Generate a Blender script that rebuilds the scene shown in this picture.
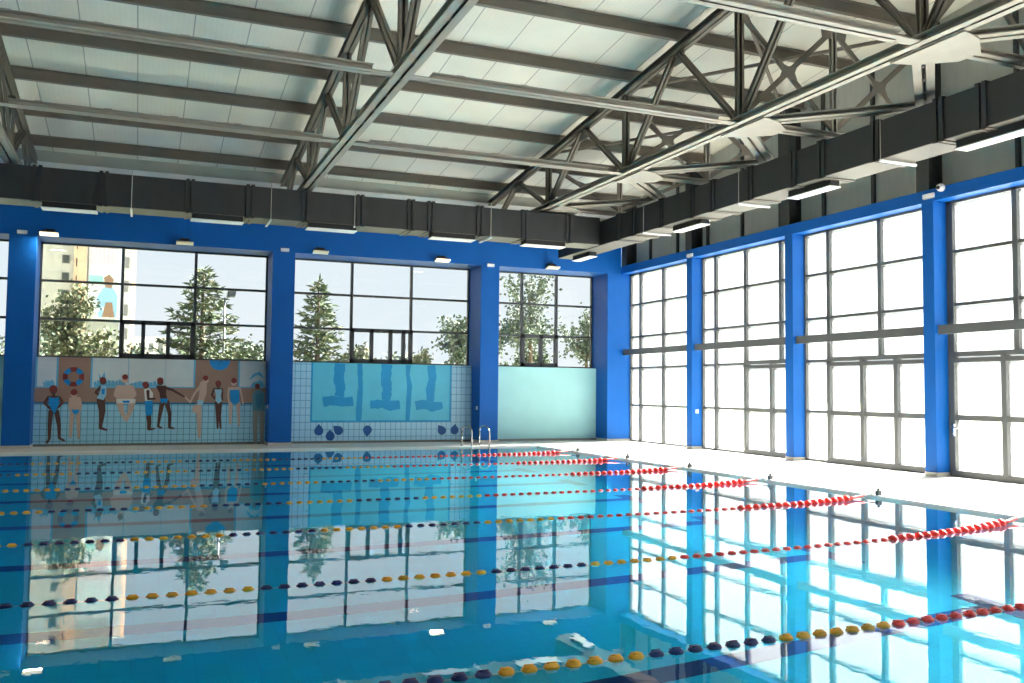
import bpy, bmesh, math, random
from mathutils import Vector, Matrix
from mathutils.geometry import tessellate_polygon

for _o in list(bpy.data.objects):
    bpy.data.objects.remove(_o)
SC = bpy.context.scene
COL = SC.collection

# ------------------------------------------------------------------ camera
PITCH, YAW, ROLL, EYE = 0.0543, 0.3867, 0.0104, 1.5225
cam_data = bpy.data.cameras.new('camera')
cam_data.sensor_width = 36.0
cam_data.lens = 909.33 / 1024.0 * 36.0
cam_data.clip_start = 0.05
cam_data.clip_end = 600
cam = bpy.data.objects.new('camera', cam_data)
COL.objects.link(cam)
_r = Vector((math.cos(YAW), -math.sin(YAW), 0))
_f0 = Vector((math.sin(YAW), math.cos(YAW), 0))
_f = math.cos(PITCH) * _f0 + Vector((0, 0, math.sin(PITCH)))
_u = -math.sin(PITCH) * _f0 + Vector((0, 0, math.cos(PITCH)))
_R = math.cos(ROLL) * _r + math.sin(ROLL) * _u
_U = -math.sin(ROLL) * _r + math.cos(ROLL) * _u
cam.matrix_world = Matrix(((_R.x, _U.x, -_f.x, 0), (_R.y, _U.y, -_f.y, 0), (_R.z, _U.z, -_f.z, EYE), (0, 0, 0, 1)))
SC.camera = cam

# ------------------------------------------------------------------ light and exposure
SKY_STRENGTH = 2.2
SUN_STRENGTH = 180.0
GLASS_TINT = 0.36
FROST_T = 0.82
SC.view_settings.view_transform = 'Standard'
SC.view_settings.look = 'None'
SC.view_settings.exposure = 0.36
SC.view_settings.gamma = 1.0
SC.view_settings.use_curve_mapping = False
try:
    SC.cycles.use_denoising = True
    SC.cycles.max_bounces = 14
    SC.cycles.diffuse_bounces = 6
    SC.cycles.glossy_bounces = 6
    SC.cycles.transmission_bounces = 10
    SC.cycles.transparent_max_bounces = 16
    SC.cycles.sample_clamp_indirect = 40.0
except Exception:
    pass

world = bpy.data.worlds.new('sky')
SC.world = world
world.use_nodes = True
_n = world.node_tree.nodes
_l = world.node_tree.links
_bg = _n['Background']
_tc = _n.new('ShaderNodeTexCoord')
_sep = _n.new('ShaderNodeSeparateXYZ')
_l.new(_tc.outputs['Generated'], _sep.inputs[0])
_ramp = _n.new('ShaderNodeValToRGB')
_ramp.color_ramp.elements[0].position = 0.0
_ramp.color_ramp.elements[0].color = (0.86, 0.92, 0.95, 1)
_ramp.color_ramp.elements[1].position = 0.55
_ramp.color_ramp.elements[1].color = (0.66, 0.83, 0.96, 1)
_l.new(_sep.outputs['Z'], _ramp.inputs[0])
_nz = _n.new('ShaderNodeTexNoise')
_nz.inputs['Scale'].default_value = 3.0
_nz.inputs['Detail'].default_value = 5.0
_l.new(_tc.outputs['Generated'], _nz.inputs['Vector'])
_mx = _n.new('ShaderNodeMixRGB')
_mx.inputs[2].default_value = (0.90, 0.94, 0.96, 1)
_rc = _n.new('ShaderNodeValToRGB')
_rc.color_ramp.elements[0].position = 0.42
_rc.color_ramp.elements[1].position = 0.68
_l.new(_nz.outputs[0], _rc.inputs[0])
_l.new(_rc.outputs[0], _mx.inputs[0])
_l.new(_ramp.outputs[0], _mx.inputs[1])
_l.new(_mx.outputs[0], _bg.inputs['Color'])
_bg.inputs['Strength'].default_value = SKY_STRENGTH

sun_data = bpy.data.lights.new('sun', 'SUN')
sun_data.energy = SUN_STRENGTH
sun_data.angle = math.radians(24.0)
sun_data.color = (1.0, 0.97, 0.91)
sun = bpy.data.objects.new('sun', sun_data)
COL.objects.link(sun)
sun.rotation_euler = Vector((-0.72, -0.26, -0.66)).to_track_quat('-Z', 'Y').to_euler()

# ------------------------------------------------------------------ materials
def lin(c):
    c = c / 255.0
    return c / 12.92 if c <= 0.04045 else ((c + 0.055) / 1.055) ** 2.4

def rgb(c):
    return (lin(c[0]), lin(c[1]), lin(c[2]), 1.0)

def nodes_of(name):
    m = bpy.data.materials.new(name)
    m.use_nodes = True
    nt = m.node_tree
    return m, nt.nodes, nt.links, nt.nodes['Principled BSDF']

def paint(name, c, rough=0.6, var=0.06, scale=2.0, metal=0.0, spec=0.5, stretch=(1, 1, 1)):
    """plain painted or moulded surface with a little mottling"""
    m, n, l, b = nodes_of(name)
    tc = n.new('ShaderNodeTexCoord')
    mp = n.new('ShaderNodeMapping')
    mp.inputs['Scale'].default_value = stretch
    nz = n.new('ShaderNodeTexNoise')
    nz.inputs['Scale'].default_value = scale
    nz.inputs['Detail'].default_value = 4
    l.new(tc.outputs['Object'], mp.inputs[0])
    l.new(mp.outputs[0], nz.inputs['Vector'])
    r = n.new('ShaderNodeValToRGB')
    k = rgb(c)
    r.color_ramp.elements[0].position = 0.3
    r.color_ramp.elements[1].position = 0.7
    r.color_ramp.elements[0].color = tuple(v * (1 - var) for v in k[:3]) + (1,)
    r.color_ramp.elements[1].color = tuple(min(1, v * (1 + var)) for v in k[:3]) + (1,)
    l.new(nz.outputs[0], r.inputs[0])
    l.new(r.outputs[0], b.inputs['Base Color'])
    b.inputs['Roughness'].default_value = rough
    b.inputs['Metallic'].default_value = metal
    b.inputs['Specular IOR Level'].default_value = spec
    return m

def tiled(name, c, grout, size, gap=0.06, axes='XZ', rough=0.35, var=0.05, tall=None):
    """square tiles with grout lines, laid in the plane of two object axes"""
    m, n, l, b = nodes_of(name)
    tc = n.new('ShaderNodeTexCoord')
    sp = n.new('ShaderNodeSeparateXYZ')
    cb = n.new('ShaderNodeCombineXYZ')
    l.new(tc.outputs['Object'], sp.inputs[0])
    l.new(sp.outputs[axes[0]], cb.inputs['X'])
    l.new(sp.outputs[axes[1]], cb.inputs['Y'])
    br = n.new('ShaderNodeTexBrick')
    br.offset = 0.0
    br.squash = 1.0
    br.inputs['Scale'].default_value = 1.0
    br.inputs['Brick Width'].default_value = size
    br.inputs['Row Height'].default_value = tall or size
    br.inputs['Mortar Size'].default_value = size * gap
    br.inputs['Mortar Smooth'].default_value = 0.3
    k = rgb(c)
    br.inputs['Color1'].default_value = tuple(v * (1 - var) for v in k[:3]) + (1,)
    br.inputs['Color2'].default_value = tuple(min(1, v * (1 + var)) for v in k[:3]) + (1,)
    br.inputs['Mortar'].default_value = rgb(grout)
    l.new(cb.outputs[0], br.inputs['Vector'])
    l.new(br.outputs['Color'], b.inputs['Base Color'])
    b.inputs['Roughness'].default_value = rough
    return m

def glow(name, c, strength):
    m, n, l, b = nodes_of(name)
    b.inputs['Base Color'].default_value = rgb(c)
    b.inputs['Emission Color'].default_value = rgb(c)
    b.inputs['Emission Strength'].default_value = strength
    return m

def clear_glass(name, tint):
    m, n, l, b = nodes_of(name)
    n.remove(b)
    out = n['Material Output']
    tr = n.new('ShaderNodeBsdfTransparent')
    t = math.sqrt(tint)
    tr.inputs[0].default_value = (t * 0.985, t, t * 1.005, 1)
    gl = n.new('ShaderNodeBsdfGlossy')
    gl.inputs['Roughness'].default_value = 0.01
    fr = n.new('ShaderNodeFresnel')
    fr.inputs[0].default_value = 1.3
    mx = n.new('ShaderNodeMixShader')
    l.new(fr.outputs[0], mx.inputs[0])
    l.new(tr.outputs[0], mx.inputs[1])
    l.new(gl.outputs[0], mx.inputs[2])
    l.new(mx.outputs[0], out.inputs['Surface'])
    return m

def frosted_glass(name):
    """milky panes: mostly scatter the daylight, let a little straight through"""
    m, n, l, b = nodes_of(name)
    n.remove(b)
    out = n['Material Output']
    tr = n.new('ShaderNodeBsdfTransparent')
    tr.inputs[0].default_value = (0.60, 0.61, 0.61, 1)
    tl = n.new('ShaderNodeBsdfTranslucent')
    tc = n.new('ShaderNodeTexCoord')
    wv = n.new('ShaderNodeTexWave')
    wv.wave_type = 'RINGS'
    wv.inputs['Scale'].default_value = 1.2
    wv.inputs['Distortion'].default_value = 3.0
    wv.inputs['Detail'].default_value = 1.0
    l.new(tc.outputs['Object'], wv.inputs['Vector'])
    rp = n.new('ShaderNodeValToRGB')
    rp.color_ramp.elements[0].color = (0.19, 0.2, 0.205, 1)
    rp.color_ramp.elements[1].color = (0.215, 0.225, 0.228, 1)
    l.new(wv.outputs['Color'], rp.inputs[0])
    l.new(rp.outputs[0], tl.inputs[0])
    df = n.new('ShaderNodeBsdfDiffuse')
    df.inputs[0].default_value = (0.7, 0.72, 0.72, 1)
    m1 = n.new('ShaderNodeMixShader')
    m1.inputs[0].default_value = 0.25
    l.new(tl.outputs[0], m1.inputs[1])
    l.new(df.outputs[0], m1.inputs[2])
    m2 = n.new('ShaderNodeMixShader')
    m2.inputs[0].default_value = FROST_T
    l.new(m1.outputs[0], m2.inputs[1])
    l.new(tr.outputs[0], m2.inputs[2])
    l.new(m2.outputs[0], out.inputs['Surface'])
    return m

def water_mat(name):
    m, n, l, b = nodes_of(name)
    n.remove(b)
    out = n['Material Output']
    tc = n.new('ShaderNodeTexCoord')
    mp = n.new('ShaderNodeMapping')
    mp.inputs['Scale'].default_value = (1.0, 0.7, 1.0)
    l.new(tc.outputs['Object'], mp.inputs[0])
    n1 = n.new('ShaderNodeTexNoise')
    n1.inputs['Scale'].default_value = 2.2
    n1.inputs['Detail'].default_value = 2.0
    n2 = n.new('ShaderNodeTexNoise')
    n2.inputs['Scale'].default_value = 9.0
    n2.inputs['Detail'].default_value = 2.0
    l.new(mp.outputs[0], n1.inputs['Vector'])
    l.new(mp.outputs[0], n2.inputs['Vector'])
    ma = n.new('ShaderNodeMath')
    ma.operation = 'MULTIPLY'
    ma.inputs[1].default_value = 0.34
    l.new(n2.outputs[0], ma.inputs[0])
    ad = n.new('ShaderNodeMath')
    ad.operation = 'ADD'
    l.new(n1.outputs[0], ad.inputs[0])
    l.new(ma.outputs[0], ad.inputs[1])
    bp = n.new('ShaderNodeBump')
    bp.inputs['Strength'].default_value = 1.0
    bp.inputs['Distance'].default_value = 0.0007
    l.new(ad.outputs[0], bp.inputs['Height'])
    rf = n.new('ShaderNodeBsdfRefraction')
    rf.inputs['IOR'].default_value = 1.333
    rf.inputs['Roughness'].default_value = 0.0
    rf.inputs[0].default_value = (0.7, 1.0, 1.0, 1)
    gl = n.new('ShaderNodeBsdfGlossy')
    gl.inputs['Roughness'].default_value = 0.0
    gl.inputs[0].default_value = (1, 1, 1, 1)
    fr = n.new('ShaderNodeFresnel')
    fr.inputs['IOR'].default_value = 1.333
    mx = n.new('ShaderNodeMixShader')
    for nd in (rf, gl, fr):
        l.new(bp.outputs[0], nd.inputs['Normal'])
    pw = n.new('ShaderNodeMath')
    pw.operation = 'POWER'
    pw.inputs[1].default_value = 0.72
    l.new(fr.outputs[0], pw.inputs[0])
    l.new(pw.outputs[0], mx.inputs[0])
    l.new(rf.outputs[0], mx.inputs[1])
    l.new(gl.outputs[0], mx.inputs[2])
    l.new(mx.outputs[0], out.inputs['Surface'])
    return m

def roof_mat(name):
    """sandwich panels: seams every 0.97 m along x, fine ribs"""
    m, n, l, b = nodes_of(name)
    tc = n.new('ShaderNodeTexCoord')
    sp = n.new('ShaderNodeSeparateXYZ')
    l.new(tc.outputs['Object'], sp.inputs[0])
    def band(period, off, width):
        a = n.new('ShaderNodeMath'); a.operation = 'ADD'; a.inputs[1].default_value = off
        l.new(sp.outputs['X'], a.inputs[0])
        d = n.new('ShaderNodeMath'); d.operation = 'DIVIDE'; d.inputs[1].default_value = period
        l.new(a.outputs[0], d.inputs[0])
        f = n.new('ShaderNodeMath'); f.operation = 'FRACT'
        l.new(d.outputs[0], f.inputs[0])
        c = n.new('ShaderNodeMath'); c.operation = 'LESS_THAN'; c.inputs[1].default_value = width / period
        l.new(f.outputs[0], c.inputs[0])
        return c
    s = band(0.97, 31.3, 0.022)
    k = band(0.097, 31.3, 0.022)
    nz = n.new('ShaderNodeTexNoise')
    nz.inputs['Scale'].default_value = 0.8
    nz.inputs['Detail'].default_value = 5
    l.new(tc.outputs['Object'], nz.inputs['Vector'])
    r = n.new('ShaderNodeValToRGB')
    r.color_ramp.elements[0].position = 0.3
    r.color_ramp.elements[1].position = 0.7
    r.color_ramp.elements[0].color = rgb((232, 230, 216))
    r.color_ramp.elements[1].color = rgb((244, 242, 228))
    l.new(nz.outputs[0], r.inputs[0])
    m1 = n.new('ShaderNodeMixRGB')
    m1.blend_type = 'MULTIPLY'
    m1.inputs[2].default_value = (0.975, 0.975, 0.975, 1)
    l.new(k.outputs[0], m1.inputs[0])
    l.new(r.outputs[0], m1.inputs[1])
    m2 = n.new('ShaderNodeMixRGB')
    m2.inputs[2].default_value = rgb((176, 176, 168))
    l.new(s.outputs[0], m2.inputs[0])
    l.new(m1.outputs[0], m2.inputs[1])
    l.new(m2.outputs[0], b.inputs['Base Color'])
    b.inputs['Roughness'].default_value = 0.55
    return m

M = dict(
    blue=paint('blue_wall_paint', (0, 90, 172), 0.55, 0.04, 2, 0, 0.25),
    trim=paint('pale_trim', (198, 192, 180), 0.6),
    deck=tiled('deck_tiles', (206, 201, 192), (182, 178, 170), 0.3, 0.02, 'XY', 0.45, 0.03),
    coping=paint('white_coping', (232, 230, 224), 0.5),
    pool=tiled('pool_tiles', (12, 206, 242), (11, 196, 235), 0.25, 0.03, 'XY', 0.4, 0.04),
    poolwall=tiled('pool_wall_tiles', (12, 202, 240), (10, 180, 226), 0.25, 0.03, 'XZ', 0.4, 0.04),
    lane=paint('navy_lane_tiles', (8, 40, 120), 0.5),
    water=water_mat('pool_water'),
    roof=roof_mat('roof_panels'),
    web=paint('shaded_grey_steel', (122, 116, 104), 0.55, 0.06, 3),  # darker than the other steel: shade on these members painted into the colour
    steel=paint('grey_steel_paint', (170, 165, 153), 0.55, 0.06, 3),
    purlin=paint('brown_grey_purlin', (128, 121, 111), 0.6, 0.06, 3),
    panel=paint('grey_wall_panel', (182, 184, 176), 0.5, 0.05, 1.5, 0, 0.5, (1, 6, 1)),
    post=paint('dark_post', (58, 62, 62), 0.5),
    dark=paint('dark_frame', (54, 58, 62), 0.45),
    midframe=paint('grey_aluminium_frame', (92, 94, 93), 0.4),
    duct=paint('duct_sheet', (46, 48, 50), 0.5, 0.12, 1.5, 0.0, 0.5, (3, 3, 0.6)),
    ductbase=paint('duct_lit_underside', (98, 94, 86), 0.55, 0.08, 2),  # lighter than the sides: light from below painted into the colour
    white=paint('white_plastic', (236, 238, 238), 0.4),
    black=paint('black_plastic', (22, 23, 25), 0.5),
    chrome=paint('stainless_steel', (200, 198, 190), 0.2, 0.03, 4, 1.0),
    glass=clear_glass('tinted_glass', GLASS_TINT),
    frost=frosted_glass('milky_glass'),
    farwall=paint('far_wall', (58, 88, 132), 0.6, 0.03),
    mint=paint('mint_wall_paint', (156, 210, 210), 0.5, 0.03),
    sill=paint('dark_skirting', (120, 118, 112), 0.6),
    red=paint('red_float', (222, 52, 50), 0.4, 0.08, 8),
    yellow=paint('yellow_float', (226, 168, 36), 0.4, 0.08, 8),
    navy=paint('navy_float', (28, 44, 104), 0.4, 0.1, 8),
    cable=paint('white_cable', (225, 215, 205), 0.5),
    lens=paint('cream_lens', (238, 228, 206), 0.3, 0.02),
    warm=glow('warm_lens', (255, 236, 200), 1.2),
    grass=paint('dry_lawn', (112, 116, 90), 0.9, 0.2, 0.5),
    ground=paint('pale_paving', (150, 148, 142), 0.8, 0.08, 0.4),
    skin_dark=paint('paint_dark_skin', (88, 58, 52), 0.5),
    skin_light=paint('paint_light_skin', (206, 176, 160), 0.5),
    cap_red=paint('paint_dark_red', (130, 50, 48), 0.5),
    paint_blue=paint('paint_bright_blue', (0, 142, 214), 0.5),
    paint_pale=paint('paint_pale_blue', (158, 206, 226), 0.5),
    paint_white=paint('paint_white', (222, 222, 216), 0.5),
    paint_ghost=paint('paint_grey_teal', (98, 146, 164), 0.5),
    paint_ghost_leg=paint('paint_grey', (150, 152, 146), 0.5),
    paint_ghost_suit=paint('paint_teal', (70, 132, 160), 0.5),
    brown=paint('paint_brown', (160, 128, 112), 0.5),
    murwin=paint('paint_pale_grey', (208, 216, 218), 0.5),
    murblue=paint('paint_sky_blue', (98, 178, 216), 0.5),
    murline=paint('paint_deep_blue', (20, 110, 160), 0.5),
    tile1=tiled('mural_tiles_grey_blue', (154, 210, 232), (74, 132, 158), 0.152, 0.05, 'XZ', .4, .02),
    tile2=tiled('mural_tiles_light_blue', (166, 218, 242), (76, 140, 182), 0.15, 0.05, 'XZ', .4, .02, 0.2),
    mpool=paint('paint_cyan', (92, 204, 234), 0.5),
    mpoolline=paint('paint_mid_blue', (0, 154, 216), 0.5),
    drop=paint('paint_navy_blue', (0, 84, 160), 0.5),
)

# ------------------------------------------------------------------ builders
class MB:
    """collects boxes, bars, tubes and polygons into ONE mesh"""
    def __init__(s):
        s.v, s.f, s.m, s.mats = [], [], [], []
    def mi(s, m):
        if m not in s.mats:
            s.mats.append(m)
        return s.mats.index(m)
    def add(s, vs, fs, m):
        b = len(s.v)
        s.v += [tuple(v) for v in vs]
        k = s.mi(m)
        for f in fs:
            s.f.append(tuple(b + i for i in f))
            s.m.append(k)
    def box(s, x0, x1, y0, y1, z0, z1, m):
        vs = [(x, y, z) for z in (z0, z1) for y in (y0, y1) for x in (x0, x1)]
        s.add(vs, [(0, 2, 3, 1), (4, 5, 7, 6), (0, 1, 5, 4), (2, 6, 7, 3), (0, 4, 6, 2), (1, 3, 7, 5)], m)
        return s
    def bar(s, p, q, w, h, m, side=None, off=0.0):
        """rectangular bar from p to q; w is measured along `side`, h across it"""
        p, q = Vector(p), Vector(q)
        d = (q - p).normalized()
        a = Vector(side) if side else Vector((0, 0, 1)).cross(d)
        a = (a - a.dot(d) * d).normalized()
        b = d.cross(a)
        p = p + a * off
        q = q + a * off
        vs = []
        for e in (p, q):
            for i, j in ((-1, -1), (1, -1), (1, 1), (-1, 1)):
                vs.append(e + a * (i * w / 2) + b * (j * h / 2))
        s.add(vs, [(3, 2, 1, 0), (4, 5, 6, 7), (0, 1, 5, 4), (1, 2, 6, 5), (2, 3, 7, 6), (3, 0, 4, 7)], m)
        return s
    def channel(s, p, q, w, h, t, m, side, off, open_sign):
        """C-section bar: a web and two flanges, the open side facing open_sign*side"""
        s.bar(p, q, t, h, m, side, off - open_sign * (w / 2 - t / 2))
        p, q = Vector(p), Vector(q)
        d = (q - p).normalized()
        a = Vector(side)
        a = (a - a.dot(d) * d).normalized()
        b = d.cross(a)
        for e in (-1, 1):
            o = b * (e * (h / 2 - t / 2))
            s.bar(p + o, q + o, w, t, m, side, off)
        return s
    def tube(s, pts, r, m, seg=10):
        pts = [Vector(p) for p in pts]
        rs = r if isinstance(r, (list, tuple)) else [r] * len(pts)
        vs, fs = [], []
        prev = None
        for i, p in enumerate(pts):
            d = (pts[min(i + 1, len(pts) - 1)] - pts[max(i - 1, 0)]).normalized()
            a = prev if prev is not None else (Vector((0, 0, 1)) if abs(d.z) < 0.9 else Vector((1, 0, 0)))
            a = (a - a.dot(d) * d).normalized()
            prev = a
            b = d.cross(a)
            for k in range(seg):
                t = 2 * math.pi * k / seg
                vs.append(p + rs[i] * (math.cos(t) * a + math.sin(t) * b))
        for i in range(len(pts) - 1):
            for k in range(seg):
                k2 = (k + 1) % seg
                fs.append((i * seg + k, i * seg + k2, (i + 1) * seg + k2, (i + 1) * seg + k))
        fs.append(tuple(reversed(range(seg))))
        fs.append(tuple((len(pts) - 1) * seg + k for k in range(seg)))
        s.add(vs, fs, m)
        return s
    def prism(s, poly, y0, y1, m, plane='XZ'):
        """extruded polygon; plane XZ spreads it in x,z between y0 and y1; YZ between x = y0 and y1; XY between z = y0 and y1"""
        mk = {'XZ': lambda a, b, t: (a, t, b), 'YZ': lambda a, b, t: (t, a, b), 'XY': lambda a, b, t: (a, b, t)}[plane]
        n = len(poly)
        tri = tessellate_polygon([[Vector((a, b, 0)) for a, b in poly]])
        vs = [mk(a, b, y0) for a, b in poly] + [mk(a, b, y1) for a, b in poly]
        fs = [tuple(t) for t in tri] + [tuple(n + i for i in reversed(t)) for t in tri]
        fs += [(i, i + n, (i + 1) % n + n, (i + 1) % n) for i in range(n)]
        s.add(vs, fs, m)
        return s
    def build(s, name, parent=None, smooth=False, bevel=0.0):
        me = bpy.data.meshes.new(name)
        me.from_pydata(s.v, [], s.f)
        for m in s.mats:
            me.materials.append(m)
        me.polygons.foreach_set('material_index', s.m)
        bm = bmesh.new()
        bm.from_mesh(me)
        bmesh.ops.recalc_face_normals(bm, faces=bm.faces)
        bm.to_mesh(me)
        bm.free()
        if smooth:
            me.polygons.foreach_set('use_smooth', [True] * len(me.polygons))
        o = bpy.data.objects.new(name, me)
        COL.objects.link(o)
        if parent:
            o.parent = parent
            o.matrix_parent_inverse = Matrix.Translation(-parent.location)
        if bevel:
            md = o.modifiers.new('edge', 'BEVEL')
            md.width = bevel
            md.segments = 2
            md.limit_method = 'ANGLE'
        return o

def tag(o, label=None, cat=None, group=None, kind=None):
    if label: o['label'] = label
    if cat: o['category'] = cat
    if group: o['group'] = group
    if kind: o['kind'] = kind
    return o

def empty(name, loc=(0, 0, 0), label=None, cat=None, group=None, kind=None):
    o = bpy.data.objects.new(name, None)
    o.empty_display_size = 0.2
    o.location = loc
    COL.objects.link(o)
    return tag(o, label, cat, group, kind)

def lab(o, text):
    o['label'] = text
    return o

ORD = ['first', 'second', 'third', 'fourth', 'fifth', 'sixth', 'seventh', 'eighth', 'ninth', 'tenth', 'eleventh', 'twelfth', 'thirteenth', 'fourteenth', 'fifteenth']

# ================================================================== SETTING
YB, YG, XR, XG = 24.58, 25.64, 13.62, 14.0
ZL, ZD, ZS = 5.155, 0.03, 2.26            # lintel underside, deck level, sill of the end windows
PX0, PX1, PY0, PY1 = -14.9, 10.108, 0.6, 22.9
XC = [(-9.2, -8.6), (-3.03, -2.43), (3.14, 3.73), (9.025, 9.595)]     # columns of the end wall
YC = [(20.69, 20.95), (16.61, 16.88), (12.64, 12.91), (8.6, 8.87), (4.55, 4.82), (0.5, 0.77), (-3.55, -3.28), (-7.6, -7.33)]
XT = [-2.62, 3.44, 9.45]                  # roof trusses
YN = [20.85, 16.87, 12.88, 8.9, 4.9, 0.9, -3.1, -7.1]
ZC = 6.2
RIDGE = 3.0
def ztop(y):
    return 7.06 + 0.11 * (24.9 - (y if y > RIDGE else 2 * RIDGE - y))

# ---- floor and pool
mb = MB()
mb.box(10.40, 14.6, -9, 26.0, -0.3, ZD, M['deck'])
mb.box(-18, 10.40, 23.2, 26.0, -0.3, ZD, M['deck'])
mb.box(-18, -15.2, -9, 23.2, -0.3, ZD, M['deck'])
mb.box(-15.2, 10.40, -9, 0.3, -0.3, ZD, M['deck'])
tag(mb.build('floor'), 'pale tiled pool deck running around the water', 'floor', kind='structure')
mb = MB()
mb.box(PX1, 10.40, 0.3, 23.2, -0.3, ZD + 0.008, M['coping'])
mb.box(PX0, PX1, PY1, 23.2, -0.3, ZD + 0.008, M['coping'])
mb.box(-15.2, PX0, 0.3, 23.2, -0.3, ZD + 0.008, M['coping'])
mb.box(PX0, PX1, 0.3, PY0, -0.3, ZD + 0.008, M['coping'])
tag(mb.build('trim_1'), 'white coping along the edge of the pool', 'pool edge', kind='structure')

DEPTH = 2.8
pool = empty('pool_basin', (0, 12, -DEPTH), 'blue tiled swimming pool basin under the water', 'pool', kind='structure')
mb = MB()
mb.box(PX0 - .2, PX1 + .2, PY0 - .2, PY1 + .2, -DEPTH - .2, -DEPTH, M['pool'])
mb.box(PX0 - .2, PX1 + .2, PY1, PY1 + .2, -DEPTH, -0.3, M['poolwall'])
mb.box(PX0 - .2, PX1 + .2, PY0 - .2, PY0, -DEPTH, -0.3, M['poolwall'])
mb.box(PX1, PX1 + .2, PY0, PY1, -DEPTH, -0.3, M['poolwall'])
mb.box(PX0 - .2, PX0, PY0, PY1, -DEPTH, -0.3, M['poolwall'])
mb.build('basin', pool)
for k in range(9):
    yc = 21.6 - 2.47 * k
    mb = MB()
    mb.box(PX0 + 2, 8.15, yc - .13, yc + .13, -DEPTH, -DEPTH + .004, M['lane'])
    mb.box(8.0, 8.26, yc - .5, yc + .5, -DEPTH, -DEPTH + .005, M['lane'])
    lab(mb.build('lane_line', pool), 'navy lane line with a cross bar')

mb = MB()
xs = [PX0 + (PX1 - PX0) * i / 50 for i in range(51)]
ys = [PY0 + (PY1 - PY0) * i / 45 for i in range(46)]
vs = [(x, y, 0.0) for y in ys for x in xs]
fs = [(j * 51 + i, j * 51 + i + 1, (j + 1) * 51 + i + 1, (j + 1) * 51 + i) for j in range(45) for i in range(50)]
mb.add(vs, fs, M['water'])
wo = mb.build('pool_water', smooth=True)
if wo.data.polygons[0].normal.z < 0:
    wo.data.flip_normals()
tag(wo, 'calm blue pool water mirroring the windows', 'water', kind='structure')

# ---- end wall
wb = empty('wall_back', (0, 25.2, 0), 'blue end wall with tall windows above low walls', 'wall', kind='structure')
mb = MB().box(-18, 13.62, YB, 25.75, ZL, 6.25, M['blue'])
lab(mb.build('lintel_beam', wb), 'deep blue painted beam over the windows')
mb = MB().box(-18, 14.2, 25.05, 25.3, 6.25, 7.45, M['panel'])
lab(mb.build('upper_panel', wb), 'grey panel above the blue beam')
mb = MB().box(-18, 14.0, 24.94, 25.04, 6.92, 7.06, M['white'])
lab(mb.build('eaves_strip', wb), 'pale strip under the eaves')
bays = [(-8.6, -3.03), (-2.43, 3.14), (3.73, 9.025), (9.595, 13.16)]
for i, (x0, x1) in enumerate(bays):
    mb = MB().box(x0, x1, 25.32, 25.9, 0.02, 2.25, M['mint'] if i != 1 and i != 2 else M['trim'])
    lab(mb.build('low_wall', wb), ['grey green low wall', 'low wall behind the swimmers mural', 'low wall behind the pool mural', 'plain mint green low wall'][i])
    mb = MB().box(x0, x1, 25.27, 25.32, ZD, 0.09, M['sill'])
    lab(mb.build('skirting', wb), 'grey skirting')

def column(x0, x1, y0, y1, text, zt=ZL):
    c = empty('column', ((x0 + x1) / 2, (y0 + y1) / 2, ZD), text, 'column', 'blue columns of the hall', 'structure')
    MB().box(x0, x1, y0, y1, ZD + 0.07, zt, M['blue']).build('shaft', c, bevel=0.008)
    lab(MB().box(x0 - .012, x1 + .012, y0 - .012, y1, ZD, ZD + 0.07, M['trim']).build('skirting', c), 'pale skirting at the foot')
    return c
ctext = ['blue column of the end wall beyond the left edge', 'dark blue column left of the swimmers mural', 'blue column between the two murals', 'blue column behind the pool ladder']
for (x0, x1), t in zip(XC, ctext):
    column(x0, x1, YB, 25.72, t)
column(13.156, 13.96, YB, 25.72, 'wide blue corner column where the two window walls meet')
ytext = ['blue column of the milky window wall closest to the corner', 'blue column of the milky window wall, second from the corner', 'blue column of the milky window wall, third from the corner']
for i, (y0, y1) in enumerate(YC[:6]):
    column(XR, 13.955, y0, y1, ytext[i] if i < 3 else 'blue column of the milky window wall, %s from the corner' % ORD[i])

def end_window(n, x0, x1, mull, sash, text):
    w = empty('window_%d' % n, ((x0 + x1) / 2, YG, ZS), text, 'window', kind='structure')
    mb = MB()
    d = M['dark']
    y0, y1 = YG - .05, YG + .05
    mb.box(x0, x1, y0, y1, ZS - .01, ZS + .035, d)
    mb.box(x0, x1, y0, y1, ZL - .04, ZL, d)
    mb.box(x0, x0 + .04, y0, y1, ZS, ZL, d)
    mb.box(x1 - .04, x1, y0, y1, ZS, ZL, d)
    for x in mull:
        mb.box(x - .035, x + .035, y0, y1, ZS, ZL, d)
    for z in (4.19, 3.22):
        mb.box(x0, x1, y0 + .01, y1, z - .03, z + .03, d)
    mb.build('window_frame', w)
    MB().box(x0, x1, YG - .006, YG + .006, ZS, ZL, M['glass']).build('glass_panes', w)
    if sash:
        xa, xb, div = sash
        mb = MB()
        cuts = [xa] + div + [xb]
        for i, (a, b) in enumerate(zip(cuts[:-1], cuts[1:])):
            ta = .11 if i == 0 else .05
            tb = .11 if i == len(cuts) - 2 else .05
            ya_, yb_ = y0 - .03, y1 - .02
            mb.box(a, b, ya_, yb_, ZS + .01, ZS + .13, d)
            mb.box(a, b, ya_, yb_, 3.15, 3.26, d)
            mb.box(a, a + ta, ya_, yb_, ZS + .01, 3.26, d)
            mb.box(b - tb, b, ya_, yb_, ZS + .01, 3.26, d)
        s = lab(mb.build('opening_sash', w), 'thick black frames of the opening sashes')
        hb = MB().box(div[-1] + .03, div[-1] + .055, y0 - .06, y0 - .03, 2.7, 2.85, M['midframe']).build('handle', s)
    return w
end_window(1, -8.6, -3.03, [-6.6, -4.9], None, 'end wall window partly cut off by the left edge')
end_window(2, -2.43, 3.14, [-.517, 1.276], (-.55, 1.29, [.02, .632]), 'end wall window above the swimmers mural')
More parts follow.
